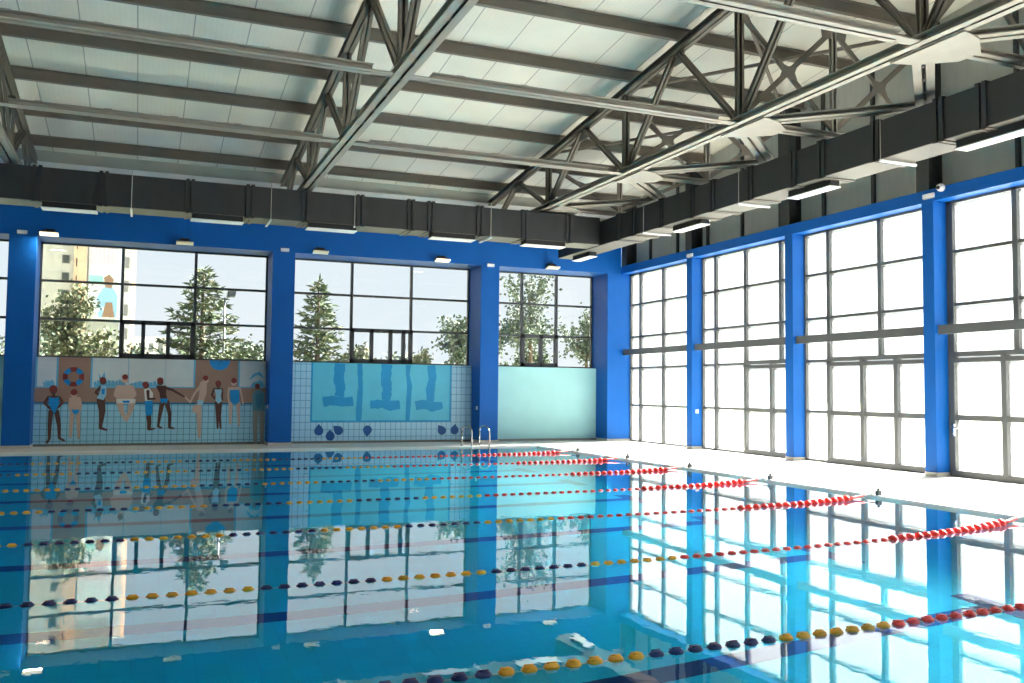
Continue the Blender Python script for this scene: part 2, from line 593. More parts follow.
end_window(3, 3.73, 9.025, [5.49, 7.242], (5.46, 7.29, [6.08, 6.637, 7.02]), 'end wall window above the pool mural')
end_window(4, 9.595, 13.156, [10.744, 11.91], (10.72, 11.95, [11.38]), 'end wall window above the plain mint wall')

# ---- long window wall
wr = empty('wall_right', (13.9, 12, 0), 'long wall with a blue lintel and grey panels above milky windows', 'wall', kind='structure')
lab(MB().box(XR, 14.05, -9, YB + .02, ZL, 5.385, M['blue']).build('lintel_beam', wr), 'blue lintel over the milky windows')
ye = [25.7, RIDGE, -9]
mb = MB()
poly = [(-9, 5.385), (25.7, 5.385), (25.7, ztop(25.7) + .3), (RIDGE, ztop(RIDGE) + .3), (-9, ztop(-9) + .3)]
mb.prism(poly, 13.97, 14.2, M['panel'], 'YZ')
mb.build('gable_panel', wr)
for y in (23.36, 21.88, 20.40, 18.89, 17.41, 15.93, 14.45, 13.2, 11.09, 9.6, 7.4, 5.9):
    lab(MB().box(13.90, 13.97, y - .035, y + .035, 5.385, ztop(y) + .28, M['post']).build('panel_post', wr), 'dark thin post')
for y in (24.4, 20.85, 16.87, 12.88, 8.9, 4.9, .9):
    mb = MB()
    mb.box(13.62, 13.64, y - .15, y + .15, 5.385, ztop(y) + .28, M['post'])
    mb.box(13.95, 13.97, y - .15, y + .15, 5.385, ztop(y) + .28, M['post'])
    mb.box(13.62, 13.97, y - .012, y + .012, 5.385, ztop(y) + .28, M['post'])
    lab(mb.build('steel_post', wr), 'dark steel post above a blue column')
    lab(MB().box(13.86, 13.97, y + .2, y + .42, 5.385, 5.9, M['trim']).build('pipe_casing', wr), 'pale casing beside the post')
for z in (6.75, 6.95):
    mb = MB().box(13.86, 13.97, -9, 24.9, z - .05, z + .05, M['post'])
    lab(mb.build('wall_rail', wr), 'dark horizontal rail')

WN = [0]
def side_window(y0, y1, mull, door, text, dtext=None, handle=None):
    WN[0] += 1
    w = empty('window_%d' % (4 + WN[0]), (XG, (y0 + y1) / 2, ZD), text, 'window', kind='structure')
    g = M['midframe']
    mb = MB()
    xa, xb = XG - .06, XG + .06
    d0, d1 = (door[0], door[1]) if door else (y0, y0)
    mb.box(xa, xb, y0, y1, ZL - .05, ZL, g)
    for y in mull:
        if door and d0 < y < d1:
            mb.box(xa, xb, y - .05, y + .05, 2.33, ZL, g)
        else:
            mb.box(xa, xb, y - .05, y + .05, ZD, ZL, g)
    mb.box(xa, xb, y1 - .05, y1, ZD, ZL, g)
    mb.box(xa, xb, y0, y0 + .05, ZD, ZL, g)
    for z in (4.2, 3.21):
        mb.box(xa + .02, xb, y0, y1, z - .03, z + .03, g)
    segs = [(y0, d0), (d1, y1)] if door else [(y0, y1)]
    for a, b in segs:
        if b - a < .05:
            continue
        for z in (2.26, 1.13):
            mb.box(xa + .02, xb, a, b, z - .03, z + .03, g)
        mb.box(xa, xb, a, b, ZD, ZD + .05, g)
    mb.build('window_frame', w)
    mb = MB()
    mb.box(XG - .005, XG + .005, y0, y1, 2.3, ZL, M['frost'])
    for a, b in segs:
        if b - a > .05:
            mb.box(XG - .005, XG + .005, a, b, ZD, 2.3, M['frost'])
    mb.build('milky_panes', w)
    MB().box(13.70, 13.80, y0, y1, 2.655, 2.825, M['midframe']).build('cross_rail', w)
    if door:
        SIDE['n'] += 1
        d = empty('door_%d' % SIDE['n'], (XG, (d0 + d1) / 2, ZD), dtext, 'door', kind='structure')
        mb = MB()
        mb.box(xa - .01, xb, d0, d1, 2.24, 2.33, g)
        mb.box(xa - .02, xb, d0, d1, 2.13, 2.215, g)
        mb.box(xa - .015, xb, d0, d1, ZD, ZD + .12, g)
        mb.box(xa, xb, d0, d1, 1.07, 1.17, g)
        for y in [d0 + .05, d1 - .05] + door[2]:
            mb.box(xa - .01, xb, y - .05, y + .05, ZD, 2.24, g)
        mb.build('door_frame', d)
        MB().box(XG - .005, XG + .005, d0, d1, ZD, 2.3, M['frost']).build('milky_panes', d)
        if handle:
            hm = MB()
            hm.box(xa - .06, xa - .01, handle - .02, handle + .02, .78, 1.0, M['chrome'])
            hm.tube([(xa - .06, handle, .95), (xa - .09, handle, .95), (xa - .09, handle - .12, .93)], .013, M['chrome'])
            hm.tube([(xa - .06, handle, .83), (xa - .085, handle, .83), (xa - .085, handle - .05, .80)], .012, M['chrome'])
            lab(hm.build('handle', d), 'steel lever handle')
    return w
SIDE = {'n': 0}
side_window(20.95, YB, [23.98, 22.68, 21.38], None, 'bay of milky panes right beside the corner column')
side_window(16.88, 20.69, [20.08, 18.8, 17.45], (16.88, 18.85, [17.8]), 'bay of milky panes second from the corner, narrow door at one side', 'narrow milky glass door in the second bay from the corner')
side_window(12.91, 16.61, [15.83, 14.33], (12.91, 15.88, [14.84, 13.92]), 'bay of milky panes third from the corner, above a wide door', 'wide milky glass door in the third bay from the corner')
side_window(8.87, 12.64, [12.55, 11.2, 9.85], (9.3, 12.6, [11.46, 10.4]), 'bay of milky panes fourth from the corner, cut by the right edge', 'milky glass door with a steel lever handle', 12.5)
for (a, b) in ((4.82, 8.6), (0.77, 4.55), (-3.28, .5), (-8.9, -3.55)):
    side_window(a, b, [a + 1.2, a + 2.5], None, 'bay of milky panes %s from the corner' % ORD[WN[0]])

# ---- two unseen closed walls, added and painted dark to cut fill light
mb = MB()
mb.box(-18.3, -18.0, -9, 25.75, 0, ztop(RIDGE) + .3, M['farwall'])
tag(mb.build('wall_left'), 'unseen plain wall on the far side of the pool, added to cut fill light', 'wall', kind='structure')
mb = MB()
mb.box(-18.3, 14.2, -9.3, -9, 0, ztop(-9) + .3, M['farwall'])
tag(mb.build('wall_front'), 'unseen plain wall behind the camera, added to cut fill light', 'wall', kind='structure')

# ---- roof sheeting
mb = MB()
x0, x1 = -18, 14.2
ya, yb = 26.2, -9
pts = [(ya, ztop(ya) + .32), (RIDGE, ztop(RIDGE) + .32), (yb, ztop(yb) + .32)]
poly = pts + [(y, z + .12) for y, z in reversed(pts)]
mb.prism(poly, x0, x1, M['roof'], 'YZ')
tag(mb.build('ceiling'), 'sloping roof of pale ribbed panels', 'ceiling', kind='structure')

# ================================================================== STEELWORK
S = M['steel']
def double(mb, p, q, w, h, side, gap=.02, m=None):
    """two channels back to back"""
    m = m or S
    for e in (-1, 1):
        mb.channel(p, q, w, h, .014, m, side, e * (gap / 2 + w / 2), e)
    return mb

def truss(x, text):
    t = empty('roof_truss', (x, 12, ZC), text, 'roof truss', 'roof trusses', None)
    SX = (1, 0, 0)
    mb = MB()
    double(mb, (x, 24.5, ZC), (x, -7.6, ZC), .12, .12, SX, .025)
    for k in range(40):                       # battens that tie the two channels
        y = 24.2 - .8 * k
        if y > -7:
            mb.box(x - .05, x + .05, y - .05, y + .05, ZC - .055, ZC - .047, S)
    mb.build('bottom_chord', t)
    mb = MB()
    double(mb, (x, 25.0, ztop(25.0)), (x, RIDGE, ztop(RIDGE)), .09, .14, SX, .02, M['web'])
    double(mb, (x, RIDGE, ztop(RIDGE)), (x, -8, ztop(-8)), .09, .14, SX, .02, M['web'])
    mb.build('top_chord', t)
    nodes = [24.84] + YN
    for y in nodes[1:]:
        double(MB(), (x, y, ZC), (x, y, ztop(y)), .06, .09, SX, .02, M['web']).build('vertical', t)
    for i, y in enumerate(nodes):
        zt = ztop(y)
        for s in (-1, 1):
            ym = y + s * 1.99
            if ym > 24.9 or ym < -8:
                continue
            double(MB(), (x, y + s * .06, ZC + .05), (x, ym - s * .08, ztop(ym) - .08), .055, .08, SX, .02, M['web']).build('diagonal', t)
        if i:
            MB().prism([(y - .3, ZC - .04), (y + .3, ZC - .04), (y + .22, ZC + .22), (y - .22, ZC + .22)], x - .007, x + .007, M['web'], 'YZ').build('gusset_plate', t)
        ym = y - 1.99
        if ym > -7:
            z = ztop(ym)
            MB().prism([(ym - .3, z - .08), (ym + .3, z - .08), (ym + .2, z - .3), (ym - .2, z - .3)], x - .007, x + .007, M['web'], 'YZ').build('gusset_plate', t)
    return t
truss(XT[0], 'grey roof truss at the far left edge over the dark blue column')
truss(XT[1], 'grey roof truss running over the column between the two murals')
truss(XT[2], 'grey roof truss with bracing plates closest to the milky window wall')

k = 0
y = 24.0
while y > RIDGE:
    c = ztop(y) + .19
    mb = MB()
    p, q = (-17.5, y, c), (13.95, y, c)
    mb.channel(p, q, .10, .24, .012, M['purlin'], (0, 1, 0), 0, -1)
    o = mb.build('purlin')
    tag(o, 'long brown grey roof purlin, %s from the end wall' % ORD[k], 'purlin', 'roof purlins')
    k += 1
    y -= 1.87

# ties between the trusses at bottom chord level
for j, y in enumerate(YN[1:4]):
    for a, b, side in ((XT[0], XT[1], 'left'), (XT[1], XT[2], 'middle')):
        tie = empty('tie_beam', ((a + b) / 2, y, ZC), 'pale double channel tie %s the trusses, %s row from the end wall' % ('left of the middle of' if side == 'left' else 'between the middle and bracing', ORD[j]), 'tie beam', 'tie beams between the trusses')
        mb = MB()
        double(mb, (a + .45, y, ZC + .0), (b - .45, y, ZC + .0), .10, .10, (0, 1, 0), .012)
        for i in range(5):
            xx = a + .9 + i * (b - a - 1.8) / 4
            mb.box(xx - .06, xx + .06, y - .06, y + .06, ZC + .045, ZC + .075, S)
        mb.build('channels', tie)
        for e in (a + .3, b - .3):
            MB().box(e - .18, e + .18, y - .09, y + .09, ZC - .045, ZC - .03, S).build('end_plate', tie)

# plan bracing between the last truss and the long window wall, and the cross frames above it
xa, xb, xm = XT[2], 13.61, 11.5
for j, y in enumerate(YN[:6]):
    br = empty('wind_bracing', (11.5, y, ZC), 'pale star of flat bracing under the roof, %s from the end wall' % ORD[j], 'bracing', 'star bracing by the milky windows')
    zz = ZC - .01
    MB().prism([(xa + .05, y - .62), (xa + .42, y - .52), (xa + .85, y - .18), (xa + .85, y + .18), (xa + .42, y + .52), (xa + .05, y + .62)], zz - .075, zz - .06, S, 'XY').build('gusset_plate', br)
    for dy in (-1, 1):
        q = (xb, y + dy * (3.85 if y + dy * 3.85 < 24.5 else 3.6), zz)
        d = (Vector(q) - Vector((xa, y, zz))).normalized()
        p = Vector((xa, y, zz)) + d * .5
        mb = MB()
        double(mb, p, q, .13, .09, (d.y, -d.x, 0), .03)
        for i in range(8):
            c = p + d * (.5 + i * .62)
            mb.bar(c - d * .05, c + d * .05, .06, .008, S, (d.y, -d.x, 0))
        mb.build('diagonal', br)
    double(MB(), (xa + .45, y, zz), (xb, y, zz), .10, .09, (0, 1, 0), .03).build('strut', br)

    fr = empty('cross_frame', (11.5, y, ZC), 'upright cross braced frame above the bracing, %s from the end wall' % ORD[j], 'cross frame', 'cross frames by the milky windows')
    zt = ztop(y) - .13
    P = M['purlin']
    double(MB(), (xa, y, zt), (xb, y, zt), .06, .12, (0, 1, 0), .02, P).build('top_strut', fr)
    double(MB(), (xm, y, ZC), (xm, y, zt), .05, .08, (1, 0, 0), .02).build('mid_post', fr)
    for x0, x1 in ((xa, xm), (xm, xb)):
        for a, b in (((x0, ZC + .08), (x1, zt - .1)), ((x0, zt - .1), (x1, ZC + .08))):
            MB().bar((a[0], y, a[1]), (b[0], y, b[1]), .015, .09, P, (0, 1, 0)).channel((a[0], y, a[1]), (b[0], y, b[1]), .05, .09, .012, P, (0, 1, 0), 0, 1).build('diagonal', fr)
        c, h = ((x0 + x1) / 2, (ZC + zt) / 2), .2
        MB().prism([(c[0] - h, c[1] - h * .75), (c[0], c[1] - h * .5), (c[0] + h, c[1] - h * .75), (c[0] + h * .7, c[1]), (c[0] + h, c[1] + h * .75), (c[0], c[1] + h * .5), (c[0] - h, c[1] + h * .75), (c[0] - h * .7, c[1])], y - .035, y - .023, P).build('gusset_plate', fr)
    MB().prism([(xm - .32, zt), (xm + .32, zt), (xm + .26, zt - .28), (xm - .26, zt - .28)], y - .035, y - .023, P).build('gusset_plate', fr)

# thin rods in the plane of the roof
n = 0
for j in range(4):
    for a, b in ((YN[j], YN[j + 1]), (YN[j + 1], YN[j])):
        o = MB().bar((xa, a, ztop(a) + .05), (xb, b, ztop(b) + .05), .06, .06, M['purlin']).build('roof_brace')
        tag(o, 'thin roof brace, %s bay from the end wall, %s at the window side' % (ORD[j], 'rear' if b > a else 'near'), 'brace', 'diagonal roof braces')

# ================================================================== DUCTS
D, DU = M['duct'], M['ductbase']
def ring(mb, x0, x1, y0, y1, z0, z1, axis, t=.03):
    pass
BD = (20.9, 21.66, 5.34, 6.05)
dk = empty('air_duct', (3, 21.3, 5.34), 'dark rectangular air duct running along the end wall', 'air duct', 'air ducts')
MB().box(-9, 10.95, BD[0], BD[1], BD[2] + .012, BD[3], D).build('casing', dk)
lab(MB().box(-9, 10.95, BD[0] + .004, BD[1] - .004, BD[2], BD[2] + .012, DU).build('underside', dk), 'underside coloured lighter as if lit from below')
for x in (-5.2, -3.6, -2.11, -.85, .88, 2.15, 3.37, 4.64, 5.87, 6.37, 7.63, 8.83, 10.06):
    mb = MB()
    for e in (-.055, .055):
        mb.box(x + e - .035, x + e + .035, BD[0] - .03, BD[0], BD[2] - .02, BD[3] + .03, D)
        mb.box(x + e - .035, x + e + .035, BD[0], BD[1], BD[3], BD[3] + .03, D)
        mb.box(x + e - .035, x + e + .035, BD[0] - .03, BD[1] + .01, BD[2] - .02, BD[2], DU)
    mb.build('flange', dk)
for x in (-.3, 2.6, 4.5, 7.9):
    mb = MB()
    mb.tube([(x, BD[0] - .045, BD[2] - .03), (x, BD[0] - .045, BD[3] + .1)], .007, M['trim'], 6)
    mb.box(x - .02, x + .02, BD[0] - .06, BD[1] + .03, BD[2] - .055, BD[2] - .02, M['white'])
    lab(mb.build('hanger', dk), 'thin rod with a pale bar below the duct')
def diffuser(par, x0, x1, y0, y1, z, h=.115):
    mb = MB()
    t = .02
    for a in ((x0, x1, y0, y0 + t), (x0, x1, y1 - t, y1), (x0, x0 + t, y0, y1), (x1 - t, x1, y0, y1)):
        mb.box(a[0], a[1], a[2], a[3], z - h, z, M['black'])
    mb.box(x0 + t, x1 - t, y0 + t, y1 - t, z - h, z - .005, M['black'])
    d = lab(mb.build('diffuser', par), 'dark slot diffuser')
    lab(MB().box(x0 - .02, x1 + .02, y0 - .02, y1 + .02, z - h - .022, z - h, M['white']).build('rim', d, bevel=.004), 'white rim below the slot')
for a, b in ((-2.0, -.98), (.93, 2.0), (3.45, 4.55), (6.42, 7.5), (8.85, 9.95)):
    diffuser(dk, a, b, BD[0] + .01, 21.22, BD[2])

RD = (10.95, 11.60, 5.32, 5.95)
dr = empty('air_duct', (11.3, 8, 5.32), 'dark rectangular air duct running along the milky window wall', 'air duct', 'air ducts')
MB().box(RD[0], RD[1], -8.5, 23.45, RD[2] + .012, RD[3], D).build('casing', dr)
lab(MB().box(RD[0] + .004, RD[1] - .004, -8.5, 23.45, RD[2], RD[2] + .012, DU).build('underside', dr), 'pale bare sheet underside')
yy = 19.9
k = 0
while yy > -8:
    mb = MB()
    for e in (-.055, .055):
        mb.box(RD[0] - .03, RD[0], yy + e - .035, yy + e + .035, RD[2] - .02, RD[3] + .03, D)
        mb.box(RD[0], RD[1], yy + e - .035, yy + e + .035, RD[3], RD[3] + .03, D)
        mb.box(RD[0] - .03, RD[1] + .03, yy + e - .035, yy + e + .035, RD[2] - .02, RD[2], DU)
    mb.build('flange', dr)
    yy -= 1.27 if k % 3 else .75
    k += 1
for y in (18.6, 14.9, 11.15, 7.2):
    mb = MB()
    mb.tube([(RD[0] - .045, y, RD[2] - .03), (RD[0] - .045, y, RD[3] + .1)], .007, M['trim'], 6)
    mb.box(RD[0] - .06, RD[1] + .06, y - .02, y + .02, RD[2] - .055, RD[2] - .02, M['white'])
    lab(mb.build('hanger', dr), 'thin rod with a pale bar below the duct')
for a, b in ((21.9, 22.9), (16.6, 17.7), (12.6, 13.7), (8.7, 9.9), (4.6, 5.8)):
    diffuser(dr, RD[0] + .2, RD[0] + .42, a, b, RD[2])

# ================================================================== WALL FITTINGS
def floodlight(x, text, power):
    lit = power > 0
    f = empty('floodlight', (x, 24.4, 5.2), text, 'floodlight', 'floodlights under the blue beam')
    w = .2
    MB().prism([(24.36, 5.20), (24.52, 5.165), (24.52, 5.24), (24.40, 5.25)], x - w, x + w, M['black'], 'YZ').build('body', f, bevel=.004)
    MB().prism([(24.325, 5.19), (24.50, 5.15), (24.52, 5.168), (24.36, 5.205), (24.33, 5.225)], x - w - .005, x + w + .005, M['warm'] if lit else M['lens'], 'YZ').build('lens', f)
    mb = MB().box(x - .11, x - .09, 24.42, 24.58, 5.24, 5.30, M['black']).box(x + .09, x + .11, 24.42, 24.58, 5.24, 5.30, M['black']).box(x - .12, x + .12, 24.565, 24.58, 5.22, 5.34, M['black'])
    mb.build('bracket', f)
    if not lit:
        return
    ld = bpy.data.lights.new('floodlight_beam', 'AREA')
    ld.shape = 'RECTANGLE'
    ld.size = .34
    ld.size_y = .16
    ld.energy = power
    ld.color = (1.0, .86, .66)
    lo = bpy.data.objects.new('floodlight_beam', ld)
    COL.objects.link(lo)
    lo.parent = f
    lo.location = (0, .02, -.055)
for i, x in enumerate((-2.16, .93, 4.37, 7.80, 11.23)):
    floodlight(x, ['lit floodlight under the blue beam beside the dark left column', 'floodlight above the middle of the swimmers mural window', 'floodlight at the left part of the pool mural window', 'floodlight at the right part of the pool mural window', 'floodlight above the plain mint wall window'][i], {0: 20, 3: 8}.get(i, 0))

def emergency(loc, ax, text):
    e = empty('emergency_light', loc, text, 'emergency light', 'small white emergency lights on the columns')
    x, y, z = loc
    mb, lens = MB(), MB()
    if ax == 'y':
        mb.box(x - .11, x + .11, y - .045, y, z - .035, z + .045, M['white'])
        lens.box(x - .1, x + .1, y - .04, y - .005, z - .05, z - .035, M['trim'])
    else:
        mb.box(x - .045, x, y - .13, y + .13, z - .035, z + .045, M['white'])
        lens.box(x - .04, x - .005, y - .12, y + .12, z - .05, z - .035, M['trim'])
    mb.build('housing', e, bevel=.008)
    lens.build('lens', e)
emergency((-2.75, YB, 5.22), 'y', 'white emergency light on the dark blue left column')
emergency((3.45, YB, 5.21), 'y', 'white emergency light on top of the column between the murals')
emergency((9.31, YB, 5.16), 'y', 'white emergency light on the column behind the ladder')
emergency((XR, 20.75, 5.22), 'x', 'white emergency light on the window wall column closest to the corner')
emergency((XR, 12.72, 5.26), 'x', 'white emergency light beside the round white camera')
ca = empty('dome_camera', (XR, 12.42, 5.36), 'round white camera on the blue lintel', 'camera')
MB().tube([(XR, 12.42, 5.36), (XR - .05, 12.42, 5.36), (XR - .10, 12.42, 5.355)], [.07, .075, .05], M['white'], 16).build('housing', ca, True)
MB().tube([(XR - .098, 12.42, 5.353), (XR - .125, 12.42, 5.35)], [.038, .028], M['black'], 14).build('lens', ca, True)
for loc, ax, t in (((9.0, YB + .2, 1.02), 'l', 'small white switch on the side of the column behind the ladder'), ((3.12, YB + .25, 1.04), 'l', 'small white switch on the side of the column between the murals'), ((13.78, 20.685, 1.03), 'f', 'small white switch low on the window wall column closest to the corner')):
    x, y, z = loc
    s = empty('switch', loc, t, 'switch', 'small white switches on columns')
    if ax == 'l':
        MB().box(x - .0, x + .03, y - .05, y + .05, z - .05, z + .05, M['white']).build('plate', s)
        MB().box(x - .012, x, y - .02, y + .02, z - .03, z + .03, M['trim']).build('rocker', s)
    else:
        MB().box(x - .045, x + .045, y - .015, y + .005, z - .05, z + .05, M['white']).build('plate', s)
        MB().box(x - .02, x + .02, y - .025, y - .015, z - .03, z + .03, M['trim']).build('rocker', s)

# ================================================================== POOL LADDER
lad = empty('pool_ladder', (8.3, 23.0, ZD), 'stainless steel pool ladder at the end of the pool before a blue column', 'pool ladder')
for x in (8.08, 8.58):
    pts = [(x - .02, 23.3, ZD), (x - .02, 23.3, .42)]
    for a in range(0, 181, 20):
        t = math.radians(a)
        pts.append((x - .02 + .05 * (1 - math.cos(t)), 23.05 + .25 * math.cos(t), .42 + .16 * math.sin(t)))
    pts += [(x + .08, 22.8, .2), (x + .08, 22.8, -1.3)]
    MB().tube(pts, .021, M['chrome'], 10).build('rail', lad, True)
    MB().tube([(x - .02, 23.3, ZD), (x - .02, 23.3, ZD + .02)], .045, M['chrome'], 14).build('foot_cover', lad, True)
for z in (-.25, -.55, -.85, -1.15):
    MB().box(8.16, 8.66, 22.76, 22.84, z - .015, z + .015, M['chrome']).build('tread', lad)

# ================================================================== LANE ROPES
def float_mesh(name, m, r):
    mb = MB()
    prof = [(-.047, .3), (-.04, .66), (-.024, .92), (-.007, 1.0), (.007, 1.0), (.024, .92), (.04, .66), (.047, .3)]
    mb.tube([(a, 0, 0) for a, _ in prof], [r * b for _, b in prof], m, 14)
    for k in range(6):                                       # raised ribs round the float
        t = 2 * math.pi * (k + .5) / 6
        c, s = math.cos(t) * r, math.sin(t) * r
        mb.bar((-.028, c * .93, s * .93), (.028, c * .93, s * .93), .009, .009, m, (0, -math.sin(t), math.cos(t)))
    o = mb.build(name, smooth=True)
    me = o.data
    bpy.data.objects.remove(o)
    return me
FM = {'red': float_mesh('float', M['red'], .036), 'redbig': float_mesh('float', M['red'], .058), 'yellow': float_mesh('float', M['yellow'], .035), 'navy': float_mesh('float', M['navy'], .035)}
RY = [(20.5, .45), (18.0, .35), (15.5, .5), (13.0, .6), (10.5, .6), (8.0, .8), (5.5, .88)]
names7 = ['closest to the end wall', 'second from the end wall', 'third from the end wall', 'fourth from the end wall', 'third in front counted from the camera side', 'second in front counted from the camera side', 'closest to the camera']
PITCHF = .135
for i, (yr, bow) in enumerate(RY):
    def ry(x):
        return yr - bow * (1 - math.exp(-(9.95 - x) / 2.3)) if x < 9.95 else yr
    def rz(x):
        base = -.007 if i == 6 else -.015
        return base + (.062 - base) * math.exp(-(9.95 - x) / .6) if x < 9.95 else .062
    rope = empty('lane_rope', (10.0, yr, 0), 'lane rope of red, yellow and navy floats, %s' % names7[i], 'lane rope', 'lane ropes across the pool')
    inv = Matrix.Translation((-10.0, -yr, 0))
    xs = [10.14, 10.0, 9.8, 9.6] + [9.4 - .4 * k for k in range(61)]
    pts = [(x, ry(x), rz(x)) for x in xs if x > -14.8] + [(-14.85, ry(-14.85), .012)]
    lab(MB().tube(pts, .007, M['cable'], 6).build('cable', rope, True), 'white cable')
    lab(MB().tube([(9.50, ry(9.5), rz(9.5)), (9.62, ry(9.62), rz(9.62)), (9.86, ry(9.86), rz(9.86))], [.035, .022, .018], M['red'], 8).build('tensioner', rope, True), 'thin red end piece')
    hook = MB()
    hook.box(10.12, 10.19, yr - .03, yr + .03, ZD, ZD + .075, M['post'])
    hook.tube([(10.13, yr, .062), (10.05, yr, .066), (9.97, yr, .062)], .012, M['chrome'], 8)
    hook.tube([(10.155, yr, ZD + .075), (10.155, yr, ZD + .11)], [.016, .024], M['post'], 10)
    lab(hook.build('anchor_hook', rope), 'dark anchor hook on the pool edge')
    stuff = MB()
    x = 9.44
    k = 0
    while x > -14.7:
        if x > 4.7:
            key = 'redbig' if x > 7.3 else 'red'
            word = 'red float'
        else:
            blk = int((4.7 - x) / (7 * PITCHF))
            key = 'navy' if blk % 2 else 'yellow'
            word = key + ' float'
        pitch = PITCHF
        if k < 98:
            f = bpy.data.objects.new('float', FM[key])
            COL.objects.link(f)
            f.parent = rope
            f.matrix_parent_inverse = inv
            f.location = (x, ry(x), rz(x))
            dx = .05
            f.rotation_euler = (k * .7, 0, math.atan2(ry(x + dx) - ry(x - dx), 2 * dx))
            f['label'] = word
        else:
            rr = .05
            stuff.tube([(x - .05, ry(x), .012), (x - .02, ry(x), .012), (x + .02, ry(x), .012), (x + .05, ry(x), .012)], [rr * .6, rr, rr, rr * .6], M[key if key != 'redbig' else 'red'], 8)
        x -= pitch
        k += 1
    tag(stuff.build('float_run', rope, True), 'run of yellow and navy floats', kind='stuff')

